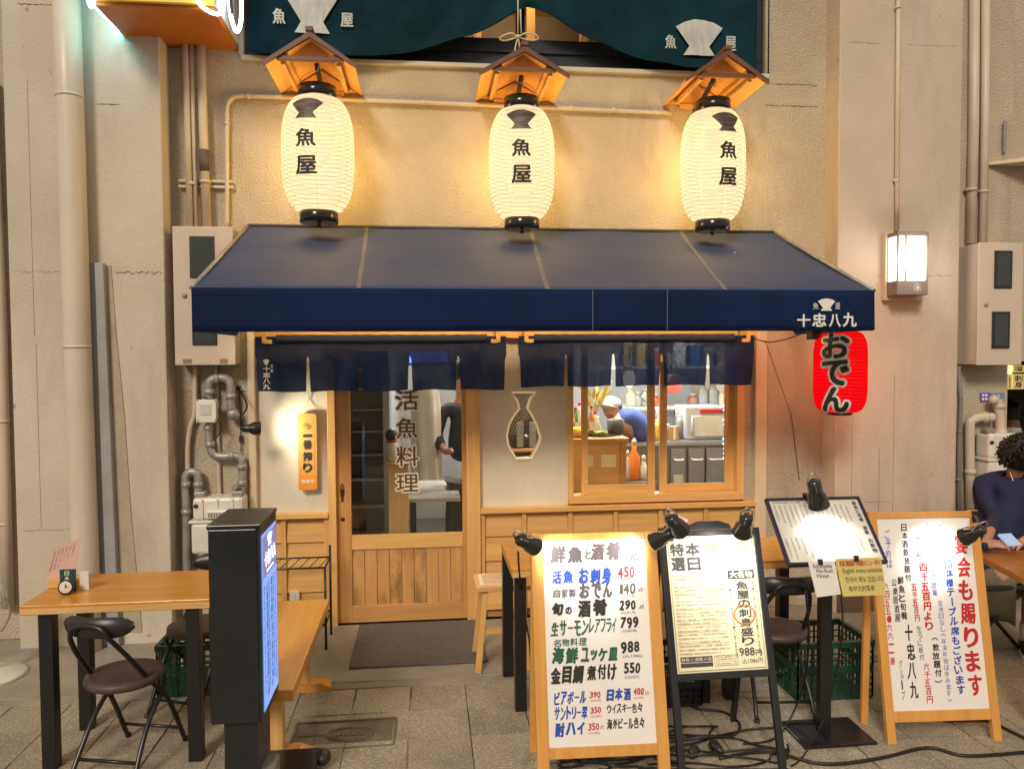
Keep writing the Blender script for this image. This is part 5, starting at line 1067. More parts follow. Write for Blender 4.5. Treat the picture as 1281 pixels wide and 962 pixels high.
# ================================================================== SIGN BOARDS
def board_frame(P, yaw, tilt):
    ya, t_ = radians(yaw), radians(tilt); u = Vector((cos(ya), sin(ya), 0)); n = Vector((sin(ya), -cos(ya), 0)); v = Vector((0, 0, 1)) * cos(t_) - n * sin(t_); w = u.cross(v)  # w points away from the front
    return Matrix(((u.x, -(u.cross(v)).x * -1 * -1, v.x), (u.y, 0, v.y), (u.z, 0, v.z))), u, v
def bmat(yaw, tilt):
    ya, t_ = radians(yaw), radians(tilt); u = Vector((cos(ya), sin(ya), 0)); n = Vector((sin(ya), -cos(ya), 0)); v = (Vector((0, 0, 1)) * cos(t_) - n * sin(t_)).normalized(); y = v.cross(u)
    return Matrix((u, y, v)).transposed()
def loc2(P, Rm, q): return Vector(P) + Rm @ Vector(q)
def clamp_lamp(lab, Pw, dirw, e, arm=None, grp='clip-on spotlights of the sign boards', sc=1.0, ang=95):
    d = Vector(dirw).normalized(); t = thing('clip_spotlight', lab, 'lamp', Pw, group=grp); Pw = Vector(Pw)
    MB().lathe([(.012 * sc, -.075 * sc), (.028 * sc, -.068 * sc), (.030 * sc, -.02 * sc), (.044 * sc, .012 * sc), (.048 * sc, .06 * sc), (.050 * sc, .062 * sc), (.046 * sc, .062 * sc), (.040 * sc, .012 * sc)], Pw, 22, d).build('lamp_head', M('lamp_black', (.014, .014, .015), .16, coat=.6), t)
    for k in range(5): MB().lathe([(.0290 * sc, -.062 * sc + k * .009), (.0325 * sc, -.0595 * sc + k * .009), (.029 * sc, -.057 * sc + k * .009)], Pw, 20, d).build('cooling_ring', MATS['lamp_black'], t)
    MB().lathe([(.0, .040 * sc), (.041 * sc, .040 * sc)], Pw, 20, d).build('lit_lens', emat('lamp_lens', (1, .97, .9), 14), t)
    ar = Vector(arm) if arm is not None else Pw + Vector((0, .05, -.03))
    MB().tube(smooth_path([Pw - d * .04, (Pw - d * .05 + ar) / 2 + Vector((0, 0, .02)), ar]), .006, 6).build('arm', blackm, t)
    MB().bar(ar + Vector((0, -.018, .02)), ar + Vector((0, -.014, -.04)), .03, .012).bar(ar + Vector((0, .02, .02)), ar + Vector((0, .014, -.04)), .03, .012).bar(ar + Vector((0, -.02, .02)), ar + Vector((0, .02, .02)), .03, .012).build('clip', blackp, t)
    MB().tube([Pw - d * .03 + Vector((.034, 0, 0)) * sc, Pw - d * .055 + Vector((.03, 0, .028)) * sc, Pw - d * .075 + Vector((0, 0, .035)) * sc, Pw - d * .055 + Vector((-.03, 0, .028)) * sc, Pw - d * .03 + Vector((-.034, 0, 0)) * sc], .004, 5).build('yoke', steel, t)
    spot('clip_spot', Pw + d * .066 * sc, d, e, (1, .97, .90), ang, .8, .015); return t
yel_w = M('board_wood', (.66, .34, .085), .4, (.58, .27, .06), 2.2, (14, 14, .8), bump=.15, bscale=9)
def aboard(lab, P, yaw, tilt, w_, h, st, mw, top, rail, legl, rear, title):
    """P = centre of the paper; local frame x right, z up the board, y away from the viewer"""
    Rm = bmat(yaw, tilt); t = thing('menu_board', lab, 'sign board', P, rot=Rm)
    hw, hh = w_ / 2, h / 2
    for s_ in (-1, 1): bx('stile', (s_ * hw, -.014, -hh - legl), (s_ * (hw + st), .014, hh + top), mw, t, .003)
    bx('top_rail', (-hw, -.013, hh), (hw, .013, hh + top - .004), mw, t, .003); bx('bottom_rail', (-hw, -.013, -hh - rail), (hw, .013, -hh), mw, t, .003)
    bx('panel', (-hw, -.004, -hh), (hw, .006, hh), paper_white if title else paper_cream, t)
    for s_ in (-1, 1):
        a_ = Rm @ Vector((s_ * (hw + st / 2), .02, hh + top - .03)); Pw = Vector(P) + a_
        foot = Vector((Pw.x + (rear[2] if len(rear) > 2 else 0), Vector(P).y + rear[0], .0)); inv = Rm.inverted()
        MB().bar(inv @ (Pw - Vector(P)), inv @ (foot - Vector(P)), st * .8, .02).build('rear_leg', mw, t)
    return t, Rm
def T(mb, s_, x0, z1, x1, z0, h, y=-.0052, bold=.02, res=3, shear=.0): mb.text(s_, x0, z0, x1, z1, planeY(y), bold, 0, res, shear)
# board 1 : paper 0.47 x 0.86, coordinates u 0..1 left-right, v 0..1 top-bottom from the photo
P1 = (.737, -2.05, .597); w1_, h1_ = .468, .862
A1, R1 = aboard('honey wood A-board with white hand lettered price list, left of the black framed board', P1, -1.7, 14.4, w1_, h1_, .052, yel_w, .035, .045, .16, (.22,), True)
def U(u, v): return (-w1_ / 2 + u * w1_, h1_ / 2 - v * h1_)
hr = random.Random(11)
def row(mb, s_, u0, v0, u1, v1, bold=.03, shear=.08, res=3):
    if res > 2: e_ = (v1 - v0) * .07; v0 -= e_; v1 += e_; bold *= 1.35
    bold = min(bold, .064); a_, b2 = U(u0, v1), U(u1, v0)
    if res < 3: mb.text(s_, a_[0], a_[1], b2[0], b2[1], planeY(-.0052), bold, 0, res, shear); return
    ww = [(.34 if c_ == '1' else .62 if c_.isdigit() else .8 if c_ in 'ーイトリッ' else 1) * hr.uniform(.93, 1.08) for c_ in s_]; tot = sum(ww); x_ = a_[0]; hh_ = b2[1] - a_[1]; wt_ = b2[0] - a_[0]
    for c_, w_i in zip(s_, ww):
        w_i *= wt_ / tot; k_ = .88 if len(s_) > 1 else 1; dz_i = hr.uniform(-.05, .05) * hh_; sc_ = hr.uniform(.9, 1.04)
        zc_ = (a_[1] + b2[1]) / 2 + dz_i; zh_ = hh_ / 2 * sc_ * (.12 if c_ == 'ー' else .8 if c_ in 'ッ' else 1)
        mb.text(c_, x_, zc_ - zh_, x_ + w_i * k_, zc_ + zh_, planeY(-.0052), bold * (3 if c_ == 'ー' else .4 if c_ == '1' else 1.15), 0, 4, shear + hr.uniform(-.05, .08)); x_ += w_i
mk, mbu, mgn, mrd, mbl_ = MB(), MB(), MB(), MB(), MB()
# (photo zoom coordinates inside the paper: x 230..655 , y 98..875 ) -> fractions
row(mk, '鮮魚', .075, .035, .41, .115, .045); row(mk, 'と', .41, .055, .47, .10, .03); row(mk, '酒肴', .47, .022, .78, .105, .045); row(mk, 'の', .79, .06, .83, .09, .02); row(mk, '店', .85, .035, .95, .11, .045)
row(mbu, '活魚', .085, .155, .30, .215, .04); row(mbu, 'お刺身', .34, .145, .67, .22, .045); row(mrd, '450', .72, .145, .885, .195, .03); row(mrd, 'より', .90, .165, .955, .185, .02); row(mrd, '(込495)', .73, .20, .86, .218, .01, 0, 2)
row(mk, '自家製', .09, .245, .315, .285, .02); row(mk, 'おでん', .34, .225, .67, .295, .05); row(mk, '140', .73, .228, .89, .275, .02); row(mk, 'より', .91, .25, .955, .268, .02); row(mk, '(込154)', .74, .28, .87, .297, .01, 0, 2)
row(mbl_, '旬', .07, .315, .18, .375, .05); row(mbl_, 'の', .20, .335, .26, .37, .04); row(mbl_, '酒肴', .32, .305, .62, .38, .045); row(mbl_, '290', .72, .31, .88, .355, .03); row(mbl_, 'より', .91, .335, .955, .352, .02); row(mbl_, '(込319)', .73, .362, .87, .38, .01, 0, 2)
row(mgn, '生サーモン', .06, .405, .42, .47, .04); row(mgn, 'レアフライ', .42, .40, .68, .46, .03); row(mbl_, '799', .72, .395, .90, .445, .03); row(mbl_, '(込878)', .73, .452, .87, .47, .01, 0, 2)
row(mgn, '名物料理', .075, .49, .40, .525, .015); row(mgn, '海鮮', .06, .535, .32, .605, .05); row(mgn, 'ユッケ皿', .33, .54, .69, .60, .045); row(mbl_, '988', .71, .515, .895, .565, .03); row(mbl_, '(込1086)', .725, .575, .915, .594, .01, 0, 2)
row(mbl_, '金目鯛', .04, .625, .36, .70, .055); row(mbl_, '煮付け', .38, .62, .67, .69, .04); row(mbl_, '550', .73, .62, .89, .665, .03); row(mbl_, '(込605)', .735, .675, .87, .694, .01, 0, 2)
row(mbu, 'ビアボール', .065, .745, .37, .80, .04); row(mrd, '390', .395, .748, .50, .775, .02); row(mrd, '(込429)', .395, .782, .50, .797, .005, 0, 2); row(mbu, '日本酒', .555, .74, .79, .79, .045); row(mrd, '400', .81, .74, .91, .77, .03); row(mrd, 'より', .915, .755, .955, .772, .01); row(mrd, '(込440)', .81, .777, .90, .792, .005, 0, 2)
row(mbu, 'サントリー翠', .06, .815, .375, .87, .035); row(mrd, '350', .395, .82, .50, .848, .02); row(mrd, '(込385)', .395, .855, .50, .87, .005, 0, 2); row(mbl_, 'ウイスキー色々', .55, .812, .89, .85, .03)
row(mbu, '酎ハイ', .065, .888, .345, .945, .045); row(mrd, '350', .37, .895, .475, .925, .02); row(mrd, 'より', .48, .905, .515, .922, .01); row(mrd, '(込385)', .37, .932, .475, .948, .005, 0, 2); row(mbl_, '海外ビール色々', .545, .88, .90, .925, .035)
mk.build('lettering', grey_ink, A1); mbu.build('lettering', blue_ink, A1); mgn.build('lettering', green_ink, A1); mrd.build('lettering', red_ink, A1); mbl_.build('lettering', black_ink, A1)
# board 2 (black frame)
P2 = (1.292, -2.0, .726); w2_, h2_ = .423, .592
A2, R2 = aboard('black framed sign board with a newspaper style poster underlined in red', P2, .9, 16.4, w2_, h2_, .03, M('board_black', (.014, .015, .02), .35), .03, .03, .44, (.34, 0), False)
fr_ = MB().prism([(-.11, .325), (.11, .325), (.10, .345), (.05, .362), (-.05, .362), (-.10, .345)], -.008, .008).build('top_arch', MATS['board_black'], A2)
def U2(u, v): return (-w2_ / 2 + u * w2_, h2_ / 2 - v * h2_)
def row2(mb, s_, u0, v0, u1, v1, bold=.02, res=2, y=-.0052): a_, b2 = U2(u0, v1), U2(u1, v0); mb.text(s_, a_[0], a_[1], b2[0], b2[1], planeY(y), bold, 0, res)
def rect2(mb, u0, v0, u1, v1, y=-.0050): a_, b2 = U2(u0, v1), U2(u1, v0); mb.add([(a_[0], y, a_[1]), (b2[0], y, a_[1]), (b2[0], y, b2[1]), (a_[0], y, b2[1])], [(0, 1, 2, 3)])
mk, mo, mw_ = MB(), MB(), MB()
for a_ in ((.02, .015, .98, .019), (.02, .985, .98, .989), (.02, .015, .024, .989), (.976, .015, .98, .989)): rect2(mk, *a_)
row2(mk, '特', .04, .05, .20, .15, .05); row2(mk, '選', .04, .155, .20, .26, .05); row2(mk, '本', .21, .05, .38, .15, .05); row2(mk, '日', .22, .16, .37, .26, .05)
row2(mo, '海鮮ユッケ皿', .42, .05, .92, .12, .02); rect2(mk, .66, .27, .96, .335); row2(mw_, '大名物', .68, .277, .94, .328, .03, 2, -.0056)
for i, s_ in enumerate('魚屋の刺身盛り'): row2(mk, s_, .74, .355 + i * .068, .88, .355 + (i + 1) * .068 - .006, .03)
row2(mk, '988', .70, .84, .87, .90, .02); row2(mk, '円', .88, .86, .95, .90, .02); row2(mk, '込1086円', .72, .915, .95, .955, .01)
L2_ = ['鮮魚と旬の酒肴海鮮ユッケ皿名物料理', '本日特選魚屋の刺身盛り日本酒色々', '生サーモンレアフライ金目鯛煮付け', '活魚お刺身自家製おでん酒肴の店']
for r_ in range(22):
    v = .29 + r_ * .0265 * 1.02
    hl = r_ in (3, 4, 5, 9, 10, 12, 13, 15, 18)
    row2(mk, L2_[r_ % 4] + L2_[(r_ + 1) % 4][:random.randint(2, 14)], .05, v, (.60 if r_ % 3 else .5), v + .014, .0 if r_ != 18 else .03, 1)
    if hl: rect2(mo, .05, v + .016, .60, v + .0185)
rect2(mk, .05, .885, .40, .925); row2(mw_, '鮮魚と酒肴の店', .06, .892, .39, .918, .02, 1, -.0056); rect2(mk, .05, .93, .40, .96); 
for a_ in ((.42, .885, .68, .888), (.42, .957, .68, .96), (.42, .885, .423, .96), (.677, .885, .68, .96)): rect2(mk, *a_)
for k in range(4): row2(mk, L2_[k][:12], .44, .893 + k * .016, .66, .903 + k * .016, 0, 1)
for c_ in (.66, .92):
    for k in range(24): row2(mk, L2_[k % 4][k % 12], c_, .36 + k * .023, c_ + .022, .36 + k * .023 + .017, 0, 1)
cc_ = U2(.80, .60); mo.tube([(cc_[0] + .048 * cos(t_), -.0056, cc_[1] + .042 * sin(t_)) for t_ in np.linspace(0, 2 * pi, 30)[:-1]], .003, 4, close=True)
mk.build('poster_print', M('poster_ink', (.05, .05, .06), .6), A2); mo.build('red_marks', orange_ink, A2); mw_.build('reversed_print', cream_print, A2)
# board 3
P3 = (2.44, -1.86, .585); w3_, h3_ = .478, .905
A3, R3 = aboard('honey wood A-board with vertical red and blue lettering at the right', P3, -3.0, 11.1, w3_, h3_, .042, yel_w, .035, .05, .2, (.10, .0, -.03), True)
# columns: string, u centre(top), u centre(bottom), v0, v1, width, ink
m3 = dict(r=MB(), b=MB(), k=MB(), o=MB())
def vcol(ink, s_, uc, v0, v1, wd, bold=.03, ph=0.):
    n = len(s_); st_ = (v1 - v0) / n
    for i, ch_ in enumerate(s_):
        if ch_ == ' ': continue
        v = v0 + i * st_; sm__ = ch_ in 'ーっ・'; x_ = (uc + .004 * sin(i * 2.1 + ph)) * w3_ - w3_ / 2; hw_ = wd / 2 * w3_
        z1_ = h3_ / 2 - v * h3_; z0_ = z1_ - st_ * h3_ * .88
        if ch_ == '一': zc_ = (z0_ + z1_) / 2; z0_, z1_ = zc_ - .004, zc_ + .004
        if ch_ in '︵︶': zc_ = (z0_ + z1_) / 2; z0_, z1_ = zc_ - .006, zc_ + .006
        if ch_ == '｜': m3[ink].bar((x_, -.0052, z1_), (x_, -.0052, z0_), .006, .001); continue
        jx = hr.uniform(-.03, .03) * hw_; jk = hr.uniform(.9, 1.06); m3[ink].text(ch_, x_ + jx - hw_ * jk, z0_, x_ + jx + hw_ * jk, z1_, planeY(-.0052), bold, 0, 3, hr.uniform(-.04, .10))
vcol('r', '宴会も賜ります', .88, .09, .95, .15, .04)
vcol('b', '二名様～', .665, .04, .20, .075, .02); vcol('b', '団体様テ｜ブル席もございます', .72, .225, .93, .085, .035)
vcol('b', '毎日深夜二時まで営業', .55, .03, .42, .055, .01); vcol('b', '定休日なし︵年末年始は休みます︶', .595, .44, .97, .05, .01)
vcol('k', '一人前', .43, .09, .22, .07, .02); vcol('r', '四千五百円より', .455, .24, .60, .085, .045); vcol('k', '︵飲放題付︶', .50, .62, .88, .075, .03)
vcol('k', '日本酒飲放題付', .285, .03, .34, .06, .02); vcol('r', '五千五百円', .335, .35, .55, .055, .03); vcol('k', '生うに板付', .345, .57, .75, .05, .01); vcol('r', '六千五百円', .385, .76, .97, .06, .02)
vcol('k', '鮮魚と旬肴', .20, .31, .54, .065, .03); vcol('k', '十忠八九', .235, .56, .95, .09, .04); vcol('k', 'グル｜プ', .12, .74, .95, .035, .0)
vcol('k', '公衆居酒屋', .13, .32, .55, .055, .02); vcol('b', 'ご予約は', .10, .06, .27, .055, .0)
vcol('r', '六四五五・六六一一番', .04, .34, .77, .055, .02)
for k, m_ in (('r', red_ink), ('b', blue_ink), ('k', black_ink)): m3[k].build('lettering', m_, A3)
# menu stand with black framed sloping panel
P4 = (1.862, -1.9, 1.013); w4_, h4_ = .477, .364; R4 = bmat(-1.1, 44.9)
A4 = thing('menu_stand', 'black framed sloping menu panel on a single post above two hanging cards', 'menu stand', P4, rot=R4)
for a_, b2 in (((-w4_ / 2, -h4_ / 2), (w4_ / 2, -h4_ / 2 + .014)), ((-w4_ / 2, h4_ / 2 - .014), (w4_ / 2, h4_ / 2))): bx('frame_rail', (a_[0], -.012, a_[1]), (b2[0], .012, b2[1]), M('frame_navy', (.012, .014, .04), .3), A4, .003)
for s_ in (-1, 1): bx('frame_stile', (s_ * w4_ / 2, -.0118, -h4_ / 2 + .0141), (s_ * (w4_ / 2 - .014), .0118, h4_ / 2 - .0141), MATS['frame_navy'], A4, .003)
bx('panel', (-w4_ / 2 + .014, -.003, -h4_ / 2 + .014), (w4_ / 2 - .014, .008, h4_ / 2 - .014), M('menu_paper', (.60, .58, .52), .3), A4)
mb = MB(); ih = h4_ / 2 - .025
for i, s_ in enumerate('鮮魚と旬肴 酒肴'): 
    if s_ != ' ': mb.text(s_, w4_ / 2 - .048, ih - .022 - i * .0235, w4_ / 2 - .026, ih - i * .0235, planeY(-.0042), .03, 0, 2)
for i, s_ in enumerate('お飲物'): mb.text(s_, w4_ / 2 - .048, -.075 - .026 * i, w4_ / 2 - .024, -.052 - .026 * i, planeY(-.0042), .03, 0, 2)
for c_ in range(15):
    x_ = -w4_ / 2 + .03 + c_ * .0255; z_ = ih - .006
    for seg in range(2):
        zz1 = ih - .012 if seg == 0 else -.035; ln = random.randint(7, 11) if seg == 0 else random.randint(5, 9)
        for j in range(ln):
            ch_ = random.choice('鮮魚旬肴活刺身名物料理海煮付生酒日本円百五四千飲放題自家製'); mb.text(ch_, x_, zz1 - .0125 * (j + 1), x_ + .0085, zz1 - .0125 * j - .003, planeY(-.0042), .0, 0, 1)
mb.text('名物料理 鮮魚と旬の酒肴', -w4_ / 2 + .03, ih - .004, -w4_ / 2 + .17, ih + .006, planeY(-.0042), .02, 0, 1); mb.build('menu_print', MATS['poster_ink'], A4)
inv4 = R4.inverted(); post = G(1024, 958); lw = lambda x, y, z: inv4 @ (Vector((x, y, z)) - Vector(P4))
px_, py_ = 1.90, -1.84
MB().bar(lw(px_, py_, .012), lw(px_, py_, .97), .055, .04, up=inv4 @ Vector((0, 1, 0))).build('post', blackm, A4)
mb = MB(); q_ = [(px_ - .16, py_ - .13), (px_ + .2, py_ - .13), (px_ + .2, py_ + .13), (px_ - .16, py_ + .13)]; mb.hex([lw(a_, b2, 0) for a_, b2 in q_] + [lw(a_, b2, .014) for a_, b2 in q_]); mb.build('base_plate', blackm, A4, bevel=.002)
# cards
def card(lab, c0, c1, c2, c3, Y, m, ink, lines, Yl=.0):
    P = [W(*c_, Y) for c_ in (c0, c1, c2, c3)]; t = thing('hanging_card', lab, 'card', P[3])
    u = (P[1] - P[0]); v = P[3] - P[0]; n = Vector((0, -1, 0))
    MB().hex([P[3], P[2], P[2] + Vector((0, .003, 0)), P[3] + Vector((0, .003, 0)), P[0], P[1], P[1] + Vector((0, .003, 0)), P[0] + Vector((0, .003, 0))]).build('card_sheet', m, t)
    for ik, body, a_, b2, c_, d_, bo in lines:
        mb = MB(); mb.text(body, a_, -d_, c_, -b2, lambda x, z: tuple(P[0] + u * x - v * z + Vector((0, -.002, 0))), bo, 0, 2); mb.build('lettering', ik, t)
    MB().bar(P[0] + u * .45 + Vector((0, 0, .012)), P[0] + u * .45 + Vector((0, -.002, -.012)), .02, .012).build('clip', blackp, t); return t
card('white card with handwriting hung at the lower edge of the menu stand', (1011, 703), (1044, 702), (1052, 743), (1022, 747), -2.06, paper_white, black_ink,
     [(black_ink, 'Automenka', .12, .05, .85, .18, .01), (black_ink, 'Mini Book', .22, .2, .85, .31, .01), (black_ink, 'Hour.', .2, .33, .7, .45, .01), (grey_ink, 'Tel 00 00', .2, .8, .85, .86, 0)][:3])
card('yellow card with red and green handwriting hung beside the white card', (1045, 699), (1102, 697), (1109, 744), (1055, 746), -2.07, paper_yel, green_ink,
     [(red_ink, '英語 韓国語 中国語メニュー有り', .06, .05, .95, .2, .02), (green_ink, 'English menu available', .1, .26, .96, .42, .0), (green_ink, '한국어 메뉴 있습니다', .12, .48, .95, .64, .0), (green_ink, '有中文的菜单', .15, .72, .72, .88, .0)])
# clip lamps
def onb(P, Rm, x, y, z): return Vector(P) + Rm @ Vector((x, y, z))
def aim(P, Q): return Vector(Q) - Vector(P)
l1 = W(660, 679, -2.13); clamp_lamp('black clip-on lamp at the top left corner of the hand lettered A-board', l1, aim(l1, onb(P1, R1, -.10, 0, .33)), 7, arm=onb(P1, R1, -.262, .0, .425), sc=.82)
l2 = W(829, 672, -2.12); clamp_lamp('black clip-on lamp aimed left at the top right corner of the hand lettered A-board', l2, aim(l2, onb(P1, R1, .10, 0, .34)), 7, arm=onb(P2, R2, -.22, .0, .31), sc=.82)
l3 = W(845, 656, -2.2); clamp_lamp('black clip-on lamp on the top left corner of the black framed board', l3, aim(l3, onb(P2, R2, .02, 0, .13)), 8, arm=onb(P2, R2, -.19, .0, .32), sc=.85)
l4 = W(931, 657, -2.18); clamp_lamp('black clip-on lamp on the top right corner of the black framed board', l4, aim(l4, onb(P2, R2, .08, 0, .13)), 8, arm=onb(P2, R2, .19, .0, .32), sc=.85)
l5 = W(1021, 618, -1.96); clamp_lamp('black clip-on lamp over the top edge of the sloping menu stand', l5, aim(l5, onb(P4, R4, .0, 0, -.02)), 11, arm=onb(P4, R4, -.02, .0, .18), sc=1.0)
l6 = W(1217, 667, -1.98); clamp_lamp('black clip-on lamp at the top right corner of the right A-board', l6, aim(l6, onb(P3, R3, .06, 0, .30)), 13, arm=onb(P3, R3, .262, .0, .46), sc=.85)
tg = thing('paper_tag', 'pink paper tag stuck behind the clip lamp on the black framed board', 'paper', W(850, 645, -1.9)); P = [W(a_, b2, -1.93) for a_, b2 in ((838, 637), (861, 650), (856, 660), (840, 648))]
MB().hex([P[3], P[2], P[2] + Vector((0, .002, 0)), P[3] + Vector((0, .002, 0)), P[0], P[1], P[1] + Vector((0, .002, 0)), P[0] + Vector((0, .002, 0))]).build('sheet', paper_pink, tg)
# ================================================================== CABLES
def cord(lab, pts, r=.006, z=None, grp=None, nm='extension_cord'):
    P = [G(a_, b2, (c_ if c_ else .008)) for a_, b2, *c__ in pts for c_ in [c__[0] if c__ else .008]]
    return tag(MB().tube(smooth_path(P, 6), r, 6).build(nm, cable_m), lab, 'cord', grp)
cord('thin black cord sagging from the right end of the noren rod to the red lantern', [], grp=None) if False else None
tag(MB().tube(smooth_path([W(944, 424, -.1), W(962, 428, -.2), W(985, 424, -.4), W(1012, 414, -.6)], 6), .004, 6).tube([W(957, 426, -.12), W(990, 520, -.02), W(1000, 600, -.01)], .0025, 5).build('hanging_wire', cable_m), 'thin black wire sagging from the right end of the noren rod towards the red lantern', 'wire')
cord('black cord looping from the left clip lamp down behind the hand lettered A-board', [(648, 690, .95), (650, 720, .75), (655, 760, .5), (662, 800, .3), (666, 830, .02), (690, 870), (720, 940), (800, 948)], .005)
cord('black cord running from the tangle past the menu stand base to the right edge', [(900, 948), (960, 940), (1030, 955), (1100, 948), (1160, 935), (1210, 945), (1290, 940)], .008)
cord('black cord crossing the pavement behind the right A-board', [(1180, 900), (1230, 900), (1260, 912), (1295, 930)], .008)
cord('black cord curling out behind the black framed board', [(848, 868), (870, 885), (905, 890), (925, 905), (915, 920), (870, 920), (850, 926)], .007)
cord('pale grey cord hanging down beside the post of the menu stand', [(1052, 745, .75), (1054, 780, .6), (1046, 840, .3), (1030, 900, .08), (1005, 945), (990, 958)], .004)
cord('thin black cord from the sloping menu stand lamp sagging to the ground', [(1008, 740, .8), (1012, 800, .5), (1004, 860, .2), (985, 905, .02), (965, 925), (930, 930)], .005)
rnd = random.Random(5)
for k in range(22):
    x_, y_ = rnd.uniform(700, 860), rnd.uniform(912, 955); a_ = rnd.uniform(0, 6); P = []
    for i in range(9):
        P.append((x_, y_, .008 + .012 * ((i + k) % 3))); a_ += rnd.uniform(-.9, .9); x_ += 26 * cos(a_) + 8; y_ += 7 * sin(a_); y_ = min(max(y_, 908), 962); x_ = min(max(x_, 700), 985)
    cord('black cord tangled on the pavement under the sign boards', P, .0055, grp='cords tangled under the sign boards')
for k, (a_, b2, lab) in enumerate(((800, 928, 'left'), (868, 940, 'middle'), (895, 934, 'right'))):
    c = G(a_, b2, .02); t = thing('power_plug', 'black power plug, %s of the three in the cord tangle' % lab, 'plug', c, group='plugs in the cord tangle')
    MB().lathe([(.006, -.05), (.014, -.035), (.022, -.02), (.024, .02), (.018, .03)], c, 12, (cos(k), sin(k), .1)).build('plug_body', blackp, t); MB().lathe([(.0245, -.004), (.026, 0), (.0245, .004)], c, 12, (cos(k), sin(k), .1)).build('grip_ring', blackm, t)
# ================================================================== right: table, stool, person
ta, tb = G(1213, 688, .76), G(1281, 723, .76); e1 = (tb - ta).normalized(); e2 = Vector((-e1.y, e1.x, 0)); 
if e2.x < 0: e2 = -e2
rt_ = thing('table', 'dark honey table at the right edge where the person sits', 'table', (ta.x + .4, ta.y, 0)); q0 = ta - e1 * .02; q1 = tb + e1 * .6
def tslab(z0, z1, i0, i1): return [tuple(Vector((p.x, p.y, 0)) + Vector((0, 0, zz_))) for zz_ in (z0, z1) for p in (q0 + e2 * i0, q1 + e2 * i0, q1 + e2 * i1, q0 + e2 * i1)]
MB().hex(tslab(.725, .76, 0, .62)).build('table_top', M('table_wood_dark', (.42, .18, .035), .3, (.33, .12, .02), 2.2, (1, 10, 10)), rt_, bevel=.004)
for d_, ee in ((.55, .1), (1.15, .1), (.55, .55), (1.15, .55)): p = q0 + e1 * d_ + e2 * ee; bx('leg', (p.x - .025, p.y - .025, 0), (p.x + .025, p.y + .025, .724), blackm, rt_)
# ================================================================== PEOPLE
def skinmesh(name, joints, edges, mat, parent, sub=2, root=0, off=None):
    me = bpy.data.meshes.new(name); off = OFF[parent.name]
    me.from_pydata([tuple(Vector(j[0]) - off) for j in joints], edges, []); me.materials.append(mat)
    o = bpy.data.objects.new(name, me); col.objects.link(o); o.parent = parent; OFF[o.name] = off
    s_ = o.modifiers.new('skin', 'SKIN'); s_.use_smooth_shade = True
    for i, j in enumerate(joints):
        r_ = j[1] if isinstance(j[1], (tuple, list)) else (j[1], j[1]); me.skin_vertices[0].data[i].radius = r_; me.skin_vertices[0].data[i].use_root = (i == root)
    m_ = o.modifiers.new('sub', 'SUBSURF'); m_.levels = sub; m_.render_levels = sub
    bpy.context.view_layer.update(); dg = bpy.context.evaluated_depsgraph_get(); nm = bpy.data.meshes.new_from_object(o.evaluated_get(dg)); o.modifiers.clear(); o.data = nm
    for p in nm.polygons: p.use_smooth = True
    return o
def chain(pts): return pts, [(i, i + 1) for i in range(len(pts) - 1)]
# seated person at the right: sits behind the table, leaning over a phone, head bowed
hx = W(1256, 618, -.62); base = Vector((hx.x + .05, -.62, 0))
PS = thing('person', 'person in a navy jacket seated at the right table, head bowed over a phone', 'person', base)
bxp = hx.x
pel = Vector((bxp + .10, -.45, .52)); chest = Vector((bxp + .07, -.58, .90)); neck = Vector((bxp + .04, -.66, 1.05)); head = Vector((bxp + .02, -.72, 1.17))
shL, shR = chest + Vector((-.19, .0, .07)), chest + Vector((.19, .0, .07))
hand_t = G(1246, 684, .80)
elL = Vector((bxp - .20, -.80, .79)); wrL = hand_t + Vector((-.055, .015, .0))
kneeL = G(1262, 748, .50) + Vector((-.08, 0, 0)); kneeL = Vector((bxp - .02, -.98, .50)); ankL = Vector((bxp + .06, -1.02, .10)); footL = G(1272, 856, .03)
ankL = Vector((footL.x + .04, footL.y + .10, .09)); kneeL = Vector((bxp + .03, ankL.y - .02, .52))
pel = W(1222, 742, -.85); ankL = W(1284, 838, -1.0); ankL.z = .10; kneeL = Vector((ankL.x + .05, -1.02, .53)); kneeR = Vector((bxp + .36, -.80, .55)); ankR = Vector((bxp + .38, -.92, .09))
J = [(pel, .15), ((pel + chest) / 2, .15), (chest, .15), (neck, .055), (shL, .07), ((shL + elL) / 2 + Vector((-.02, 0, .0)), .052), (elL, .045), ((elL + wrL) / 2, .038), (wrL, .028), (shR, .07), (shR + Vector((.06, -.1, -.16)), .052), (shR + Vector((.0, -.24, -.17)), .045), (hand_t + Vector((.16, .02, .01)), .028)]
body = skinmesh('body', [(p, r_) for p, r_ in [(pel, .10), (chest, .085), (neck, .045), (head + Vector((0, .01, -.05)), .06)] + [(pel + Vector((-.09, 0, 0)), .085), ((pel + kneeL) / 2 + Vector((-.05, 0, .02)), .078), (kneeL, .056), (kneeL * .55 + ankL * .45 + Vector((0, .02, 0)), .052), (ankL, .034)] + [(pel + Vector((.09, 0, 0)), .085), ((pel + kneeR) / 2, .078), (kneeR, .056), (kneeR * .55 + ankR * .45, .052), (ankR, .034)] + [(shL, .035), ((shL + elL) / 2 + Vector((-.02, 0, .0)), .032), (elL, .030), (wrL, .024), (shR, .035), (J[10][0], .032), (J[11][0], .030), (J[12][0], .024)]],
    [(0, 1), (1, 2), (2, 3), (0, 4), (4, 5), (5, 6), (6, 7), (7, 8), (0, 9), (9, 10), (10, 11), (11, 12), (12, 13), (1, 14), (14, 15), (15, 16), (16, 17), (1, 18), (18, 19), (19, 20), (20, 21)], skin, PS)
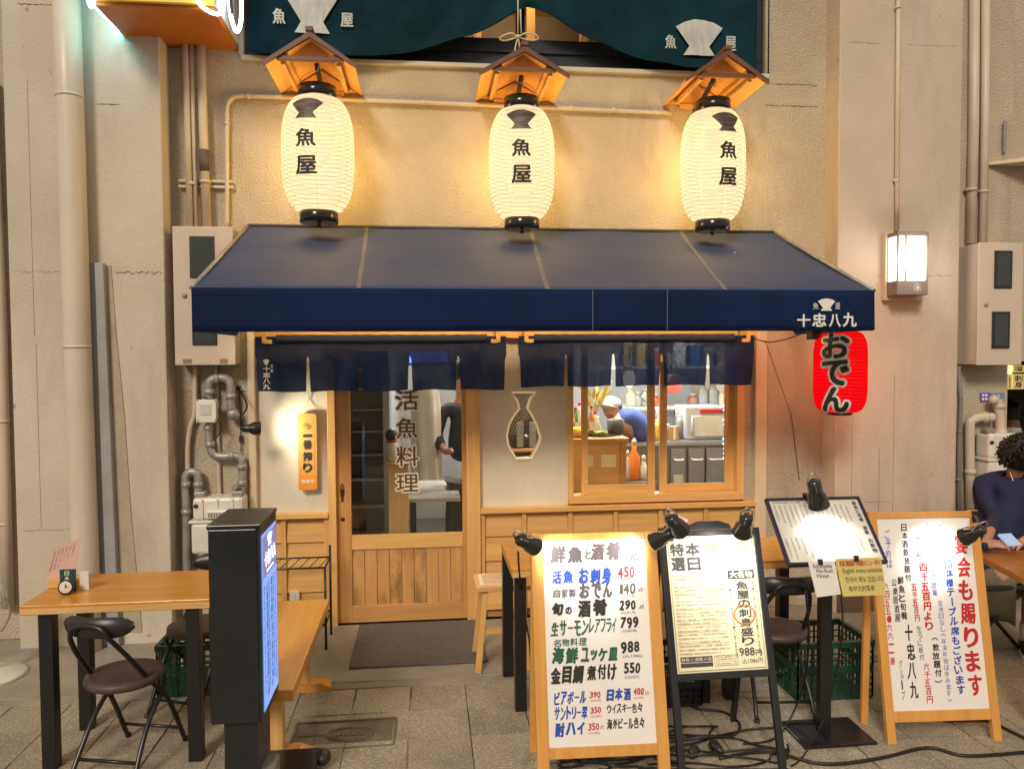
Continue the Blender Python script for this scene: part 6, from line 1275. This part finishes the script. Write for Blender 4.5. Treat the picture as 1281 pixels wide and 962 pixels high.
skinmesh('jacket', J[:12] + [((J[12][0] + J[11][0]) / 2, .042)], [(0, 1), (1, 2), (2, 3), (2, 4), (4, 5), (5, 6), (6, 7), (2, 9), (9, 10), (10, 11), (11, 12)], navyshirt, PS)
skinmesh('shorts', [(pel, .155), (pel + Vector((-.09, -.02, 0)), .11), (kneeL * .3 + pel * .7 + Vector((-.03, .0, .02)), .108), (kneeL * .55 + pel * .45 + Vector((-.02, 0, .01)), .10), (pel + Vector((.09, -.02, 0)), .11), ((pel + kneeR) / 2, .108), (kneeR * .75 + pel * .25, .10)], [(0, 1), (1, 2), (2, 3), (0, 4), (4, 5), (5, 6)], M('shorts_olive', (.16, .15, .10), .9, bump=.3, bscale=30), PS, 2)
# hands with fingers closing on the phone
def hand(wr, tip, up, s_=1, par=None):
    d = (tip - wr).normalized(); u = Vector(up).normalized(); sdir = d.cross(u).normalized() * s_; c = wr + d * .045
    V = [(wr, (.022, .017)), (wr + d * .03, (.030, .016)), (wr + d * .065, (.034, .014))]; E_ = [(0, 1), (1, 2)]
    for i, ln in enumerate((.062, .072, .068, .052)):
        b_ = wr + d * .075 + sdir * (-.027 + .018 * i); k = len(V); V += [(b_, .0095), (b_ + d * ln * .45 - u * .004, .009), (b_ + d * ln * .75 - u * .020, .008), (b_ + d * ln * .85 - u * .036, .007)]; E_ += [(2, k), (k, k + 1), (k + 1, k + 2), (k + 2, k + 3)]
    k = len(V); b_ = wr + d * .03 - sdir * .034; V += [(b_, .012), (b_ + d * .03 - sdir * .014 - u * .008, .010), (b_ + d * .058 - sdir * .006 - u * .016, .008)]; E_ += [(1, k), (k, k + 1), (k + 1, k + 2)]
    return skinmesh('hand', V, E_, skin, par, 2)
ph = hand_t + Vector((.055, -.03, .025))
hand(wrL, ph + Vector((-.01, 0, 0)), (0, -.4, 1), 1, PS); hand(J[12][0], ph + Vector((.03, 0, 0)), (0, -.4, 1), -1, PS)
tag(MB().hex([tuple(ph + Vector(q)) for q in ((-.035, -.03, -.01), (.05, -.02, -.01), (.045, .05, .035), (-.04, .04, .035), (-.035, -.033, -.002), (.05, -.023, -.002), (.045, .047, .043), (-.04, .037, .043))]).build('phone', M('phone_glass', (.3, .4, .6), .2, em=(.4, .6, 1), es=.3)), 'pale lit phone held in the hands of the seated person', 'phone')
# head, bowed; face looks down and towards the viewer
hq = Matrix.Rotation(radians(38), 3, 'X') @ Matrix.Rotation(radians(12), 3, 'Z')
def hp(x, y, z): return tuple(head + hq @ Vector((x, y, z)))
def headmesh():
    mb = MB(); n, m_ = 24, 18; V = []
    for i in range(m_ + 1):
        th = pi * i / m_
        for k in range(n):
            a = 2 * pi * k / n; x, y, z = sin(th) * cos(a), sin(th) * sin(a), cos(th)
            r_ = Vector((.078 * x * (1 - .18 * max(0, -z)), .096 * y * (1 - .10 * max(0, -z)), .118 * z))
            if y < -.55: r_.y -= .018 * math.exp(-((x / .16) ** 2 + ((z + .12) / .22) ** 2)) - .007 * math.exp(-(((abs(x) - .38) / .16) ** 2 + ((z - .08) / .12) ** 2))
            if y < -.5: r_.y -= .006 * math.exp(-((x / .3) ** 2 + ((z + .5) / .09) ** 2)) + .006 * math.exp(-((x / .25) ** 2 + ((z + .82) / .12) ** 2))
            V.append(hp(*r_))
    mb.add(V, [(i * n + k, (i + 1) * n + k, (i + 1) * n + (k + 1) % n, i * n + (k + 1) % n) for i in range(m_) for k in range(n)], True); return mb
hd_ = headmesh().build('head', skin, PS)
for s_ in (-1, 1):
    MB().ball(hp(s_ * .031, -.083, .008), .011, 10).build('eye', whitep, hd_); MB().ball(hp(s_ * .031, -.092, .006), .005, 8).build('pupil', blackp, hd_)
    MB().ball(hp(s_ * .080, .0, -.005), .026, 10, (.35, .7, 1)).build('ear', skin, hd_)
    MB().tube([hp(s_ * .016, -.094, .030), hp(s_ * .031, -.095, .036), hp(s_ * .048, -.084, .030)], .0035, 5).build('eyebrow', hairm, hd_)
MB().tube([hp(-.02, -.094, -.058), hp(0, -.100, -.056), hp(.02, -.094, -.058)], .004, 6).build('mouth', M('lips', (.35, .10, .08), .5), hd_)
rh = random.Random(3)
def hairmass(par, cen, q, sc=1., cnt=520, long_=.045, m=hairm):
    mb = MB()
    def hp2(x, y, z): return cen + q @ Vector((x, y, z)) * sc
    n, k_ = 22, 12; V = []
    for i in range(k_ + 1):
        th = pi * .62 * i / k_
        for k in range(n):
            a = 2 * pi * k / n; x, y, z = sin(th) * cos(a), sin(th) * sin(a), cos(th)
            lim = 1. if y > -.3 else (1. if z > .42 else .0)
            f_ = 1.0 if lim else .80
            V.append(tuple(hp2(.094 * x * f_ * (1 + .05 * sin(9 * a)), .112 * y * f_ + .004, .134 * z * (1 + .03 * sin(7 * a)) + .004)))
    mb.add(V, [(i * n + k, (i + 1) * n + k, (i + 1) * n + (k + 1) % n, i * n + (k + 1) % n) for i in range(k_) for k in range(n)], True)
    for _ in range(cnt):
        th = rh.uniform(0, pi * .6); a = rh.uniform(0, 2 * pi); d = Vector((sin(th) * cos(a), sin(th) * sin(a), cos(th)))
        if d.y < -.3 and d.z < .35: continue
        p = Vector((d.x * .09, d.y * .108, d.z * .13)); tn = Vector((d.x * .4 + rh.uniform(-.6, .6), d.y * .4 + rh.uniform(-.6, .6) - (.3 if d.y < 0 else 0), -.6 + d.z)).normalized()
        L_ = rh.uniform(.4, 1) * long_; p1 = p + d * .010 + tn * L_ * .4; p2 = p + tn * L_ * .8 - d * .004
        mb.tube([hp2(*p), hp2(*p1), hp2(*p2)], [.006 * sc, .005 * sc, .001], 4)
    return mb.build('hair', m, par)
hairmass(hd_, head, hq, 1.12)
# sock, shoe
MB().lathe([(.036, .05), (.040, .10), (.041, .17), (.037, .17)], (ankL.x, ankL.y, 0), 14).build('sock', whitep, PS)
def shoe(ax, ay, dirv, par):
    d = Vector(dirv).normalized(); s_ = Vector((-d.y, d.x, 0)); o = Vector((ax, ay, 0)); mb = MB(); n = 10; V = []
    prof = [(-.07, .034, .075), (-.04, .042, .095), (.02, .044, .085), (.08, .048, .062), (.14, .048, .050), (.18, .036, .040), (.195, .012, .028)]
    for t_, w_, h_ in prof:
        for k in range(n): a = pi * k / (n - 1); V.append(tuple(o + d * t_ + s_ * (w_ * cos(a)) + Vector((0, 0, .022 + (h_ - .022) * sin(a)))))
    mb.add(V, [(i * n + k, i * n + k + 1, (i + 1) * n + k + 1, (i + 1) * n + k) for i in range(len(prof) - 1) for k in range(n - 1)] + [tuple(range(n))], True); u = mb.build('shoe', M('shoe_black', (.015, .015, .018), .5), par)
    mb = MB(); V = [(o + d * t_ + s_ * w_ * 1.05 * sg_ + Vector((0, 0, z_))) for z_ in (0, .024) for sg_ in (-1, 1) for t_, w_, h_ in prof]; m_ = len(prof)
    F_ = [(i, i + 1, m_ + i + 1, m_ + i) for i in range(m_ - 1)] + [(2 * m_ + i, 3 * m_ + i, 3 * m_ + i + 1, 2 * m_ + i + 1) for i in range(m_ - 1)] + [(i, 2 * m_ + i, 2 * m_ + i + 1, i + 1) for i in range(m_ - 1)] + [(m_ + i, m_ + i + 1, 3 * m_ + i + 1, 3 * m_ + i) for i in range(m_ - 1)]
    mb.add([tuple(v) for v in V], F_).build('sole', whitep, u)
shoe(ankL.x, ankL.y, (-.6, -1, 0), PS); shoe(ankR.x, ankR.y, (.2, -1, 0), PS)
# cord round the neck
MB().tube(smooth_path([neck + Vector((-.06, -.03, .02)), chest + Vector((-.05, -.14, .02)), chest + Vector((-.02, -.16, -.10)), chest + Vector((.02, -.14, .02)), neck + Vector((.06, -.03, .02))]), .003, 5).build('neck_cord', white_print, PS)
# stool under the person
ps_ = thing('folding_stool', 'black cross-legged folding stool under the seated person', 'stool', (pel.x, pel.y, 0))
bx('seat', (pel.x - .2, pel.y - .18, .39), (pel.x + .2, pel.y + .18, .42), blackp, ps_, .01)
for y_ in (-.15, .15):
    for s_ in (-1, 1): MB().tube([(pel.x - s_ * .17, pel.y + y_, .40), (pel.x + s_ * .19, pel.y + y_, 0)], .012, 8).build('leg', blackm, ps_)
tag(MB().ball((pel.x - .10, pel.y + .32, .48), .2, 14, (.6, .5, 1.1)).build('red_plaid_bag', M('plaid_red', (.12, .02, .025), .9, (.02, .015, .04), 12, bump=.3)), 'dark red patterned bag beside the seated person', 'bag')
# distant person and yellow signs in the passage on the right
hc_ = W(1265, 520, 1.3); DP = thing('person', 'person in a pale shirt standing in the dark passage at the right edge', 'person', (hc_.x + .02, 1.3, 0))
z = hc_.z; P0 = Vector((hc_.x + .03, 1.3, 0))
skinmesh('body', [(P0 + Vector((0, 0, z - .62)), .13), (P0 + Vector((0, 0, z - .30)), .14), (P0 + Vector((-.01, 0, z - .13)), .05), (P0 + Vector((-.03, 0, z)), .085), (P0 + Vector((-.17, 0, z - .25)), .055), (P0 + Vector((-.2, -.05, z - .52)), .045), (P0 + Vector((-.12, -.2, z - .6)), .035), (P0 + Vector((.17, 0, z - .25)), .055), (P0 + Vector((.2, -.05, z - .52)), .045), (P0 + Vector((-.08, 0, .5)), .075), (P0 + Vector((-.09, 0, .05)), .05), (P0 + Vector((.08, 0, .5)), .075), (P0 + Vector((.09, 0, .05)), .05)],
    [(0, 1), (1, 2), (2, 3), (1, 4), (4, 5), (5, 6), (1, 7), (7, 8), (0, 9), (9, 10), (0, 11), (11, 12)], skin, DP)
skinmesh('shirt', [(P0 + Vector((0, 0, z - .62)), .145), (P0 + Vector((0, 0, z - .30)), .155), (P0 + Vector((0, 0, z - .18)), .07), (P0 + Vector((-.17, 0, z - .25)), .07), (P0 + Vector((-.19, -.03, z - .42)), .062), (P0 + Vector((.17, 0, z - .25)), .07), (P0 + Vector((.19, -.03, z - .42)), .062)], [(0, 1), (1, 2), (1, 3), (3, 4), (1, 5), (5, 6)], M('shirt_pale', (.55, .50, .48), .9), DP)
skinmesh('trousers', [(P0 + Vector((0, 0, z - .66)), .14), (P0 + Vector((-.08, 0, .5)), .09), (P0 + Vector((-.09, 0, .1)), .07), (P0 + Vector((.08, 0, .5)), .09), (P0 + Vector((.09, 0, .1)), .07)], [(0, 1), (1, 2), (0, 3), (3, 4)], navyshirt, DP)
hairmass(DP, P0 + Vector((-.03, .015, z + .01)), Matrix.Identity(3), .95, 120)
for px0, py0, px1, py1, body_ in ((1260, 457, 1266, 468, ''), (1267, 457, 1281, 466, '酒場'), (1267, 468, 1281, 487, '刺身'), (1260, 468, 1266, 487, '魚')):
    a, b_ = W(px0, py1, .6), W(px1, py0, .6); t = thing('hanging_sign', {'': 'small glowing yellow lamp panel in the passage at the right edge', '酒場': 'upper yellow sign with black lettering in the passage at the right edge', '刺身': 'lower yellow sign with black lettering in the passage at the right edge', '魚': 'narrow yellow sign left of the lower one in the passage'}[body_], 'sign', ((a.x + b_.x) / 2, .6, a.z))
    bx('sign_panel', (a.x, .6, a.z), (b_.x, .63, b_.z), emat('passage_sign_lamp', (1, .7, .2), 2.5) if not body_ else emat('passage_sign', (.75, .5, .14), .75), t)
    if body_: mb = MB(); mb.text(body_ if len(body_) < 2 else body_[0] + '\n' + body_[1], a.x + .012, a.z + .008, b_.x - .012, b_.z - .008, planeY(.598), .03); mb.build('lettering', black_ink, t)
# cook bending over inside the kitchen window
ck = W(770, 505, 1.35); CP = thing('person', 'cook in a blue shirt and white cap bending over behind the window glass', 'person', (ck.x + .1, 1.35, 0))
def cw(px, py, y=1.35): return W(px, py, y)
sh_ = cw(777, 521); hip = cw(812, 560, 1.5); hdp = cw(765, 512)
blue = M('cook_blue', (.05, .09, .30), .85, (.035, .06, .22), 9)
skinmesh('body', [(hip, .13), (sh_, .08), (sh_ * .4 + hdp * .6, .045), (hdp, .06), (cw(768, 535, 1.2), .045), (cw(770, 548, 1.1), .03), (Vector((hip.x, hip.y, .5)), .08), (Vector((hip.x, hip.y + .05, .05)), .05)], [(0, 1), (1, 2), (2, 3), (1, 4), (4, 5), (0, 6), (6, 7)], skin, CP)
skinmesh('shirt', [(hip, .15), ((hip + sh_) / 2 + Vector((0, 0, .07)), .155), (sh_ + Vector((0, 0, .01)), .12), (cw(770, 533, 1.25), .065)], [(0, 1), (1, 2), (2, 3)], blue, CP)
skinmesh('apron', [(hip + Vector((0, 0, -.1)), .14), (Vector((hip.x, hip.y, .3)), .12)], [(0, 1)], dark_in, CP)
MB().ball(hdp + Vector((0, 0, .0)), .085, 14, (.9, 1, 1.05)).build('head', skin, CP); MB().ball(hdp + Vector((.01, .02, .02)), .095, 14, (.95, .95, 1)).build('hair', hairm, CP)
MB().ball(hdp + Vector((-.015, -.005, .055)), .10, 14, (1, 1, .62)).build('cap', M('cap_white', (.6, .6, .58), .9), CP); MB().lathe([(.09, -.008), (.115, -.004), (.09, .004)], hdp + Vector((-.06, -.03, .035)), 16, (.2, .1, 1)).build('cap_brim', MATS['cap_white'], CP)
# white fan at the far left edge
fb = G(-12, 846, .02); fo = thing('floor_fan', 'white floor fan with round ribbed guard on a disc base, cut by the left edge', 'fan', (fb.x - .02, fb.y + .05, 0)); fx, fyy = fb.x - .02, fb.y + .05
MB().lathe([(.0, .045), (.05, .04), (.17, .02), (.19, .0)][::-1], (fx, fyy, 0), 30).build('base_disc', whitep, fo); MB().tube([(fx, fyy, .04), (fx, fyy, .44)], .018, 10).build('pole', whitep, fo)
fz_ = W(0, 747, fyy).z; mb = MB(); 
for k in range(14):
    a = pi * k / 14; mb.tube([(fx + .09 * cos(t_) * cos(a), fyy - .06 * 0 + .09 * cos(t_) * sin(a), fz_ + .09 * sin(t_)) for t_ in np.linspace(0, 2 * pi, 25)[:-1]], .0022, 4, close=True)
mb.build('wire_guard', whitep, fo)['kind'] = 'stuff'
MB().ball((fx, fyy, fz_), .075, 16).build('motor_housing', whitep, fo); MB().ball((fx - .02, fyy, fz_ - .16), .06, 12, (1, 1, 1.3)).build('red_body', red_ink, fo)
MB().tube(smooth_path([(fx + .09, fyy, fz_), (fx + .11, fyy, fz_ - .1), (fx + .06, fyy, fz_ - .2)]), .006, 6).build('handle', galv, fo)

dp = W(580, 560, 1.0); P0 = Vector((dp.x, 1.0, 0)); IP = thing('person', 'person in dark clothes standing inside, half hidden by the right door stile', 'person', (dp.x, 1.0, 0))
skinmesh('body', [(P0 + Vector((0, 0, 1.15)), .09), (P0 + Vector((0, 0, 1.40)), .08), (P0 + Vector((-.01, 0, 1.55)), .05), (P0 + Vector((-.02, 0, 1.68)), .085), (P0 + Vector((-.15, .0, 1.42)), .04), (P0 + Vector((-.22, -.04, 1.2)), .036), (P0 + Vector((-.16, -.2, 1.08)), .03), (P0 + Vector((-.1, -.28, 1.1)), .028)], [(0, 1), (1, 2), (2, 3), (1, 4), (4, 5), (5, 6), (6, 7)], skin, IP)
skinmesh('jacket', [(P0 + Vector((0, 0, .95)), .15), (P0 + Vector((0, 0, 1.2)), .14), (P0 + Vector((0, 0, 1.40)), .14), (P0 + Vector((-.16, 0, 1.42)), .07), (P0 + Vector((-.23, -.03, 1.2)), .058), (P0 + Vector((-.18, -.16, 1.1)), .048)], [(0, 1), (1, 2), (2, 3), (3, 4), (4, 5)], M('jacket_dark', (.018, .022, .04), .85, (.04, .045, .07), 14, bump=.5, bscale=25), IP)
skinmesh('trousers', [(P0 + Vector((0, 0, .95)), .14), (P0 + Vector((-.08, 0, .5)), .085), (P0 + Vector((-.09, 0, .08)), .06), (P0 + Vector((.08, 0, .5)), .085), (P0 + Vector((.09, 0, .08)), .06)], [(0, 1), (1, 2), (0, 3), (3, 4)], dark_in, IP)
hairmass(IP, P0 + Vector((-.02, .015, 1.70)), Matrix.Identity(3), .9, 120)
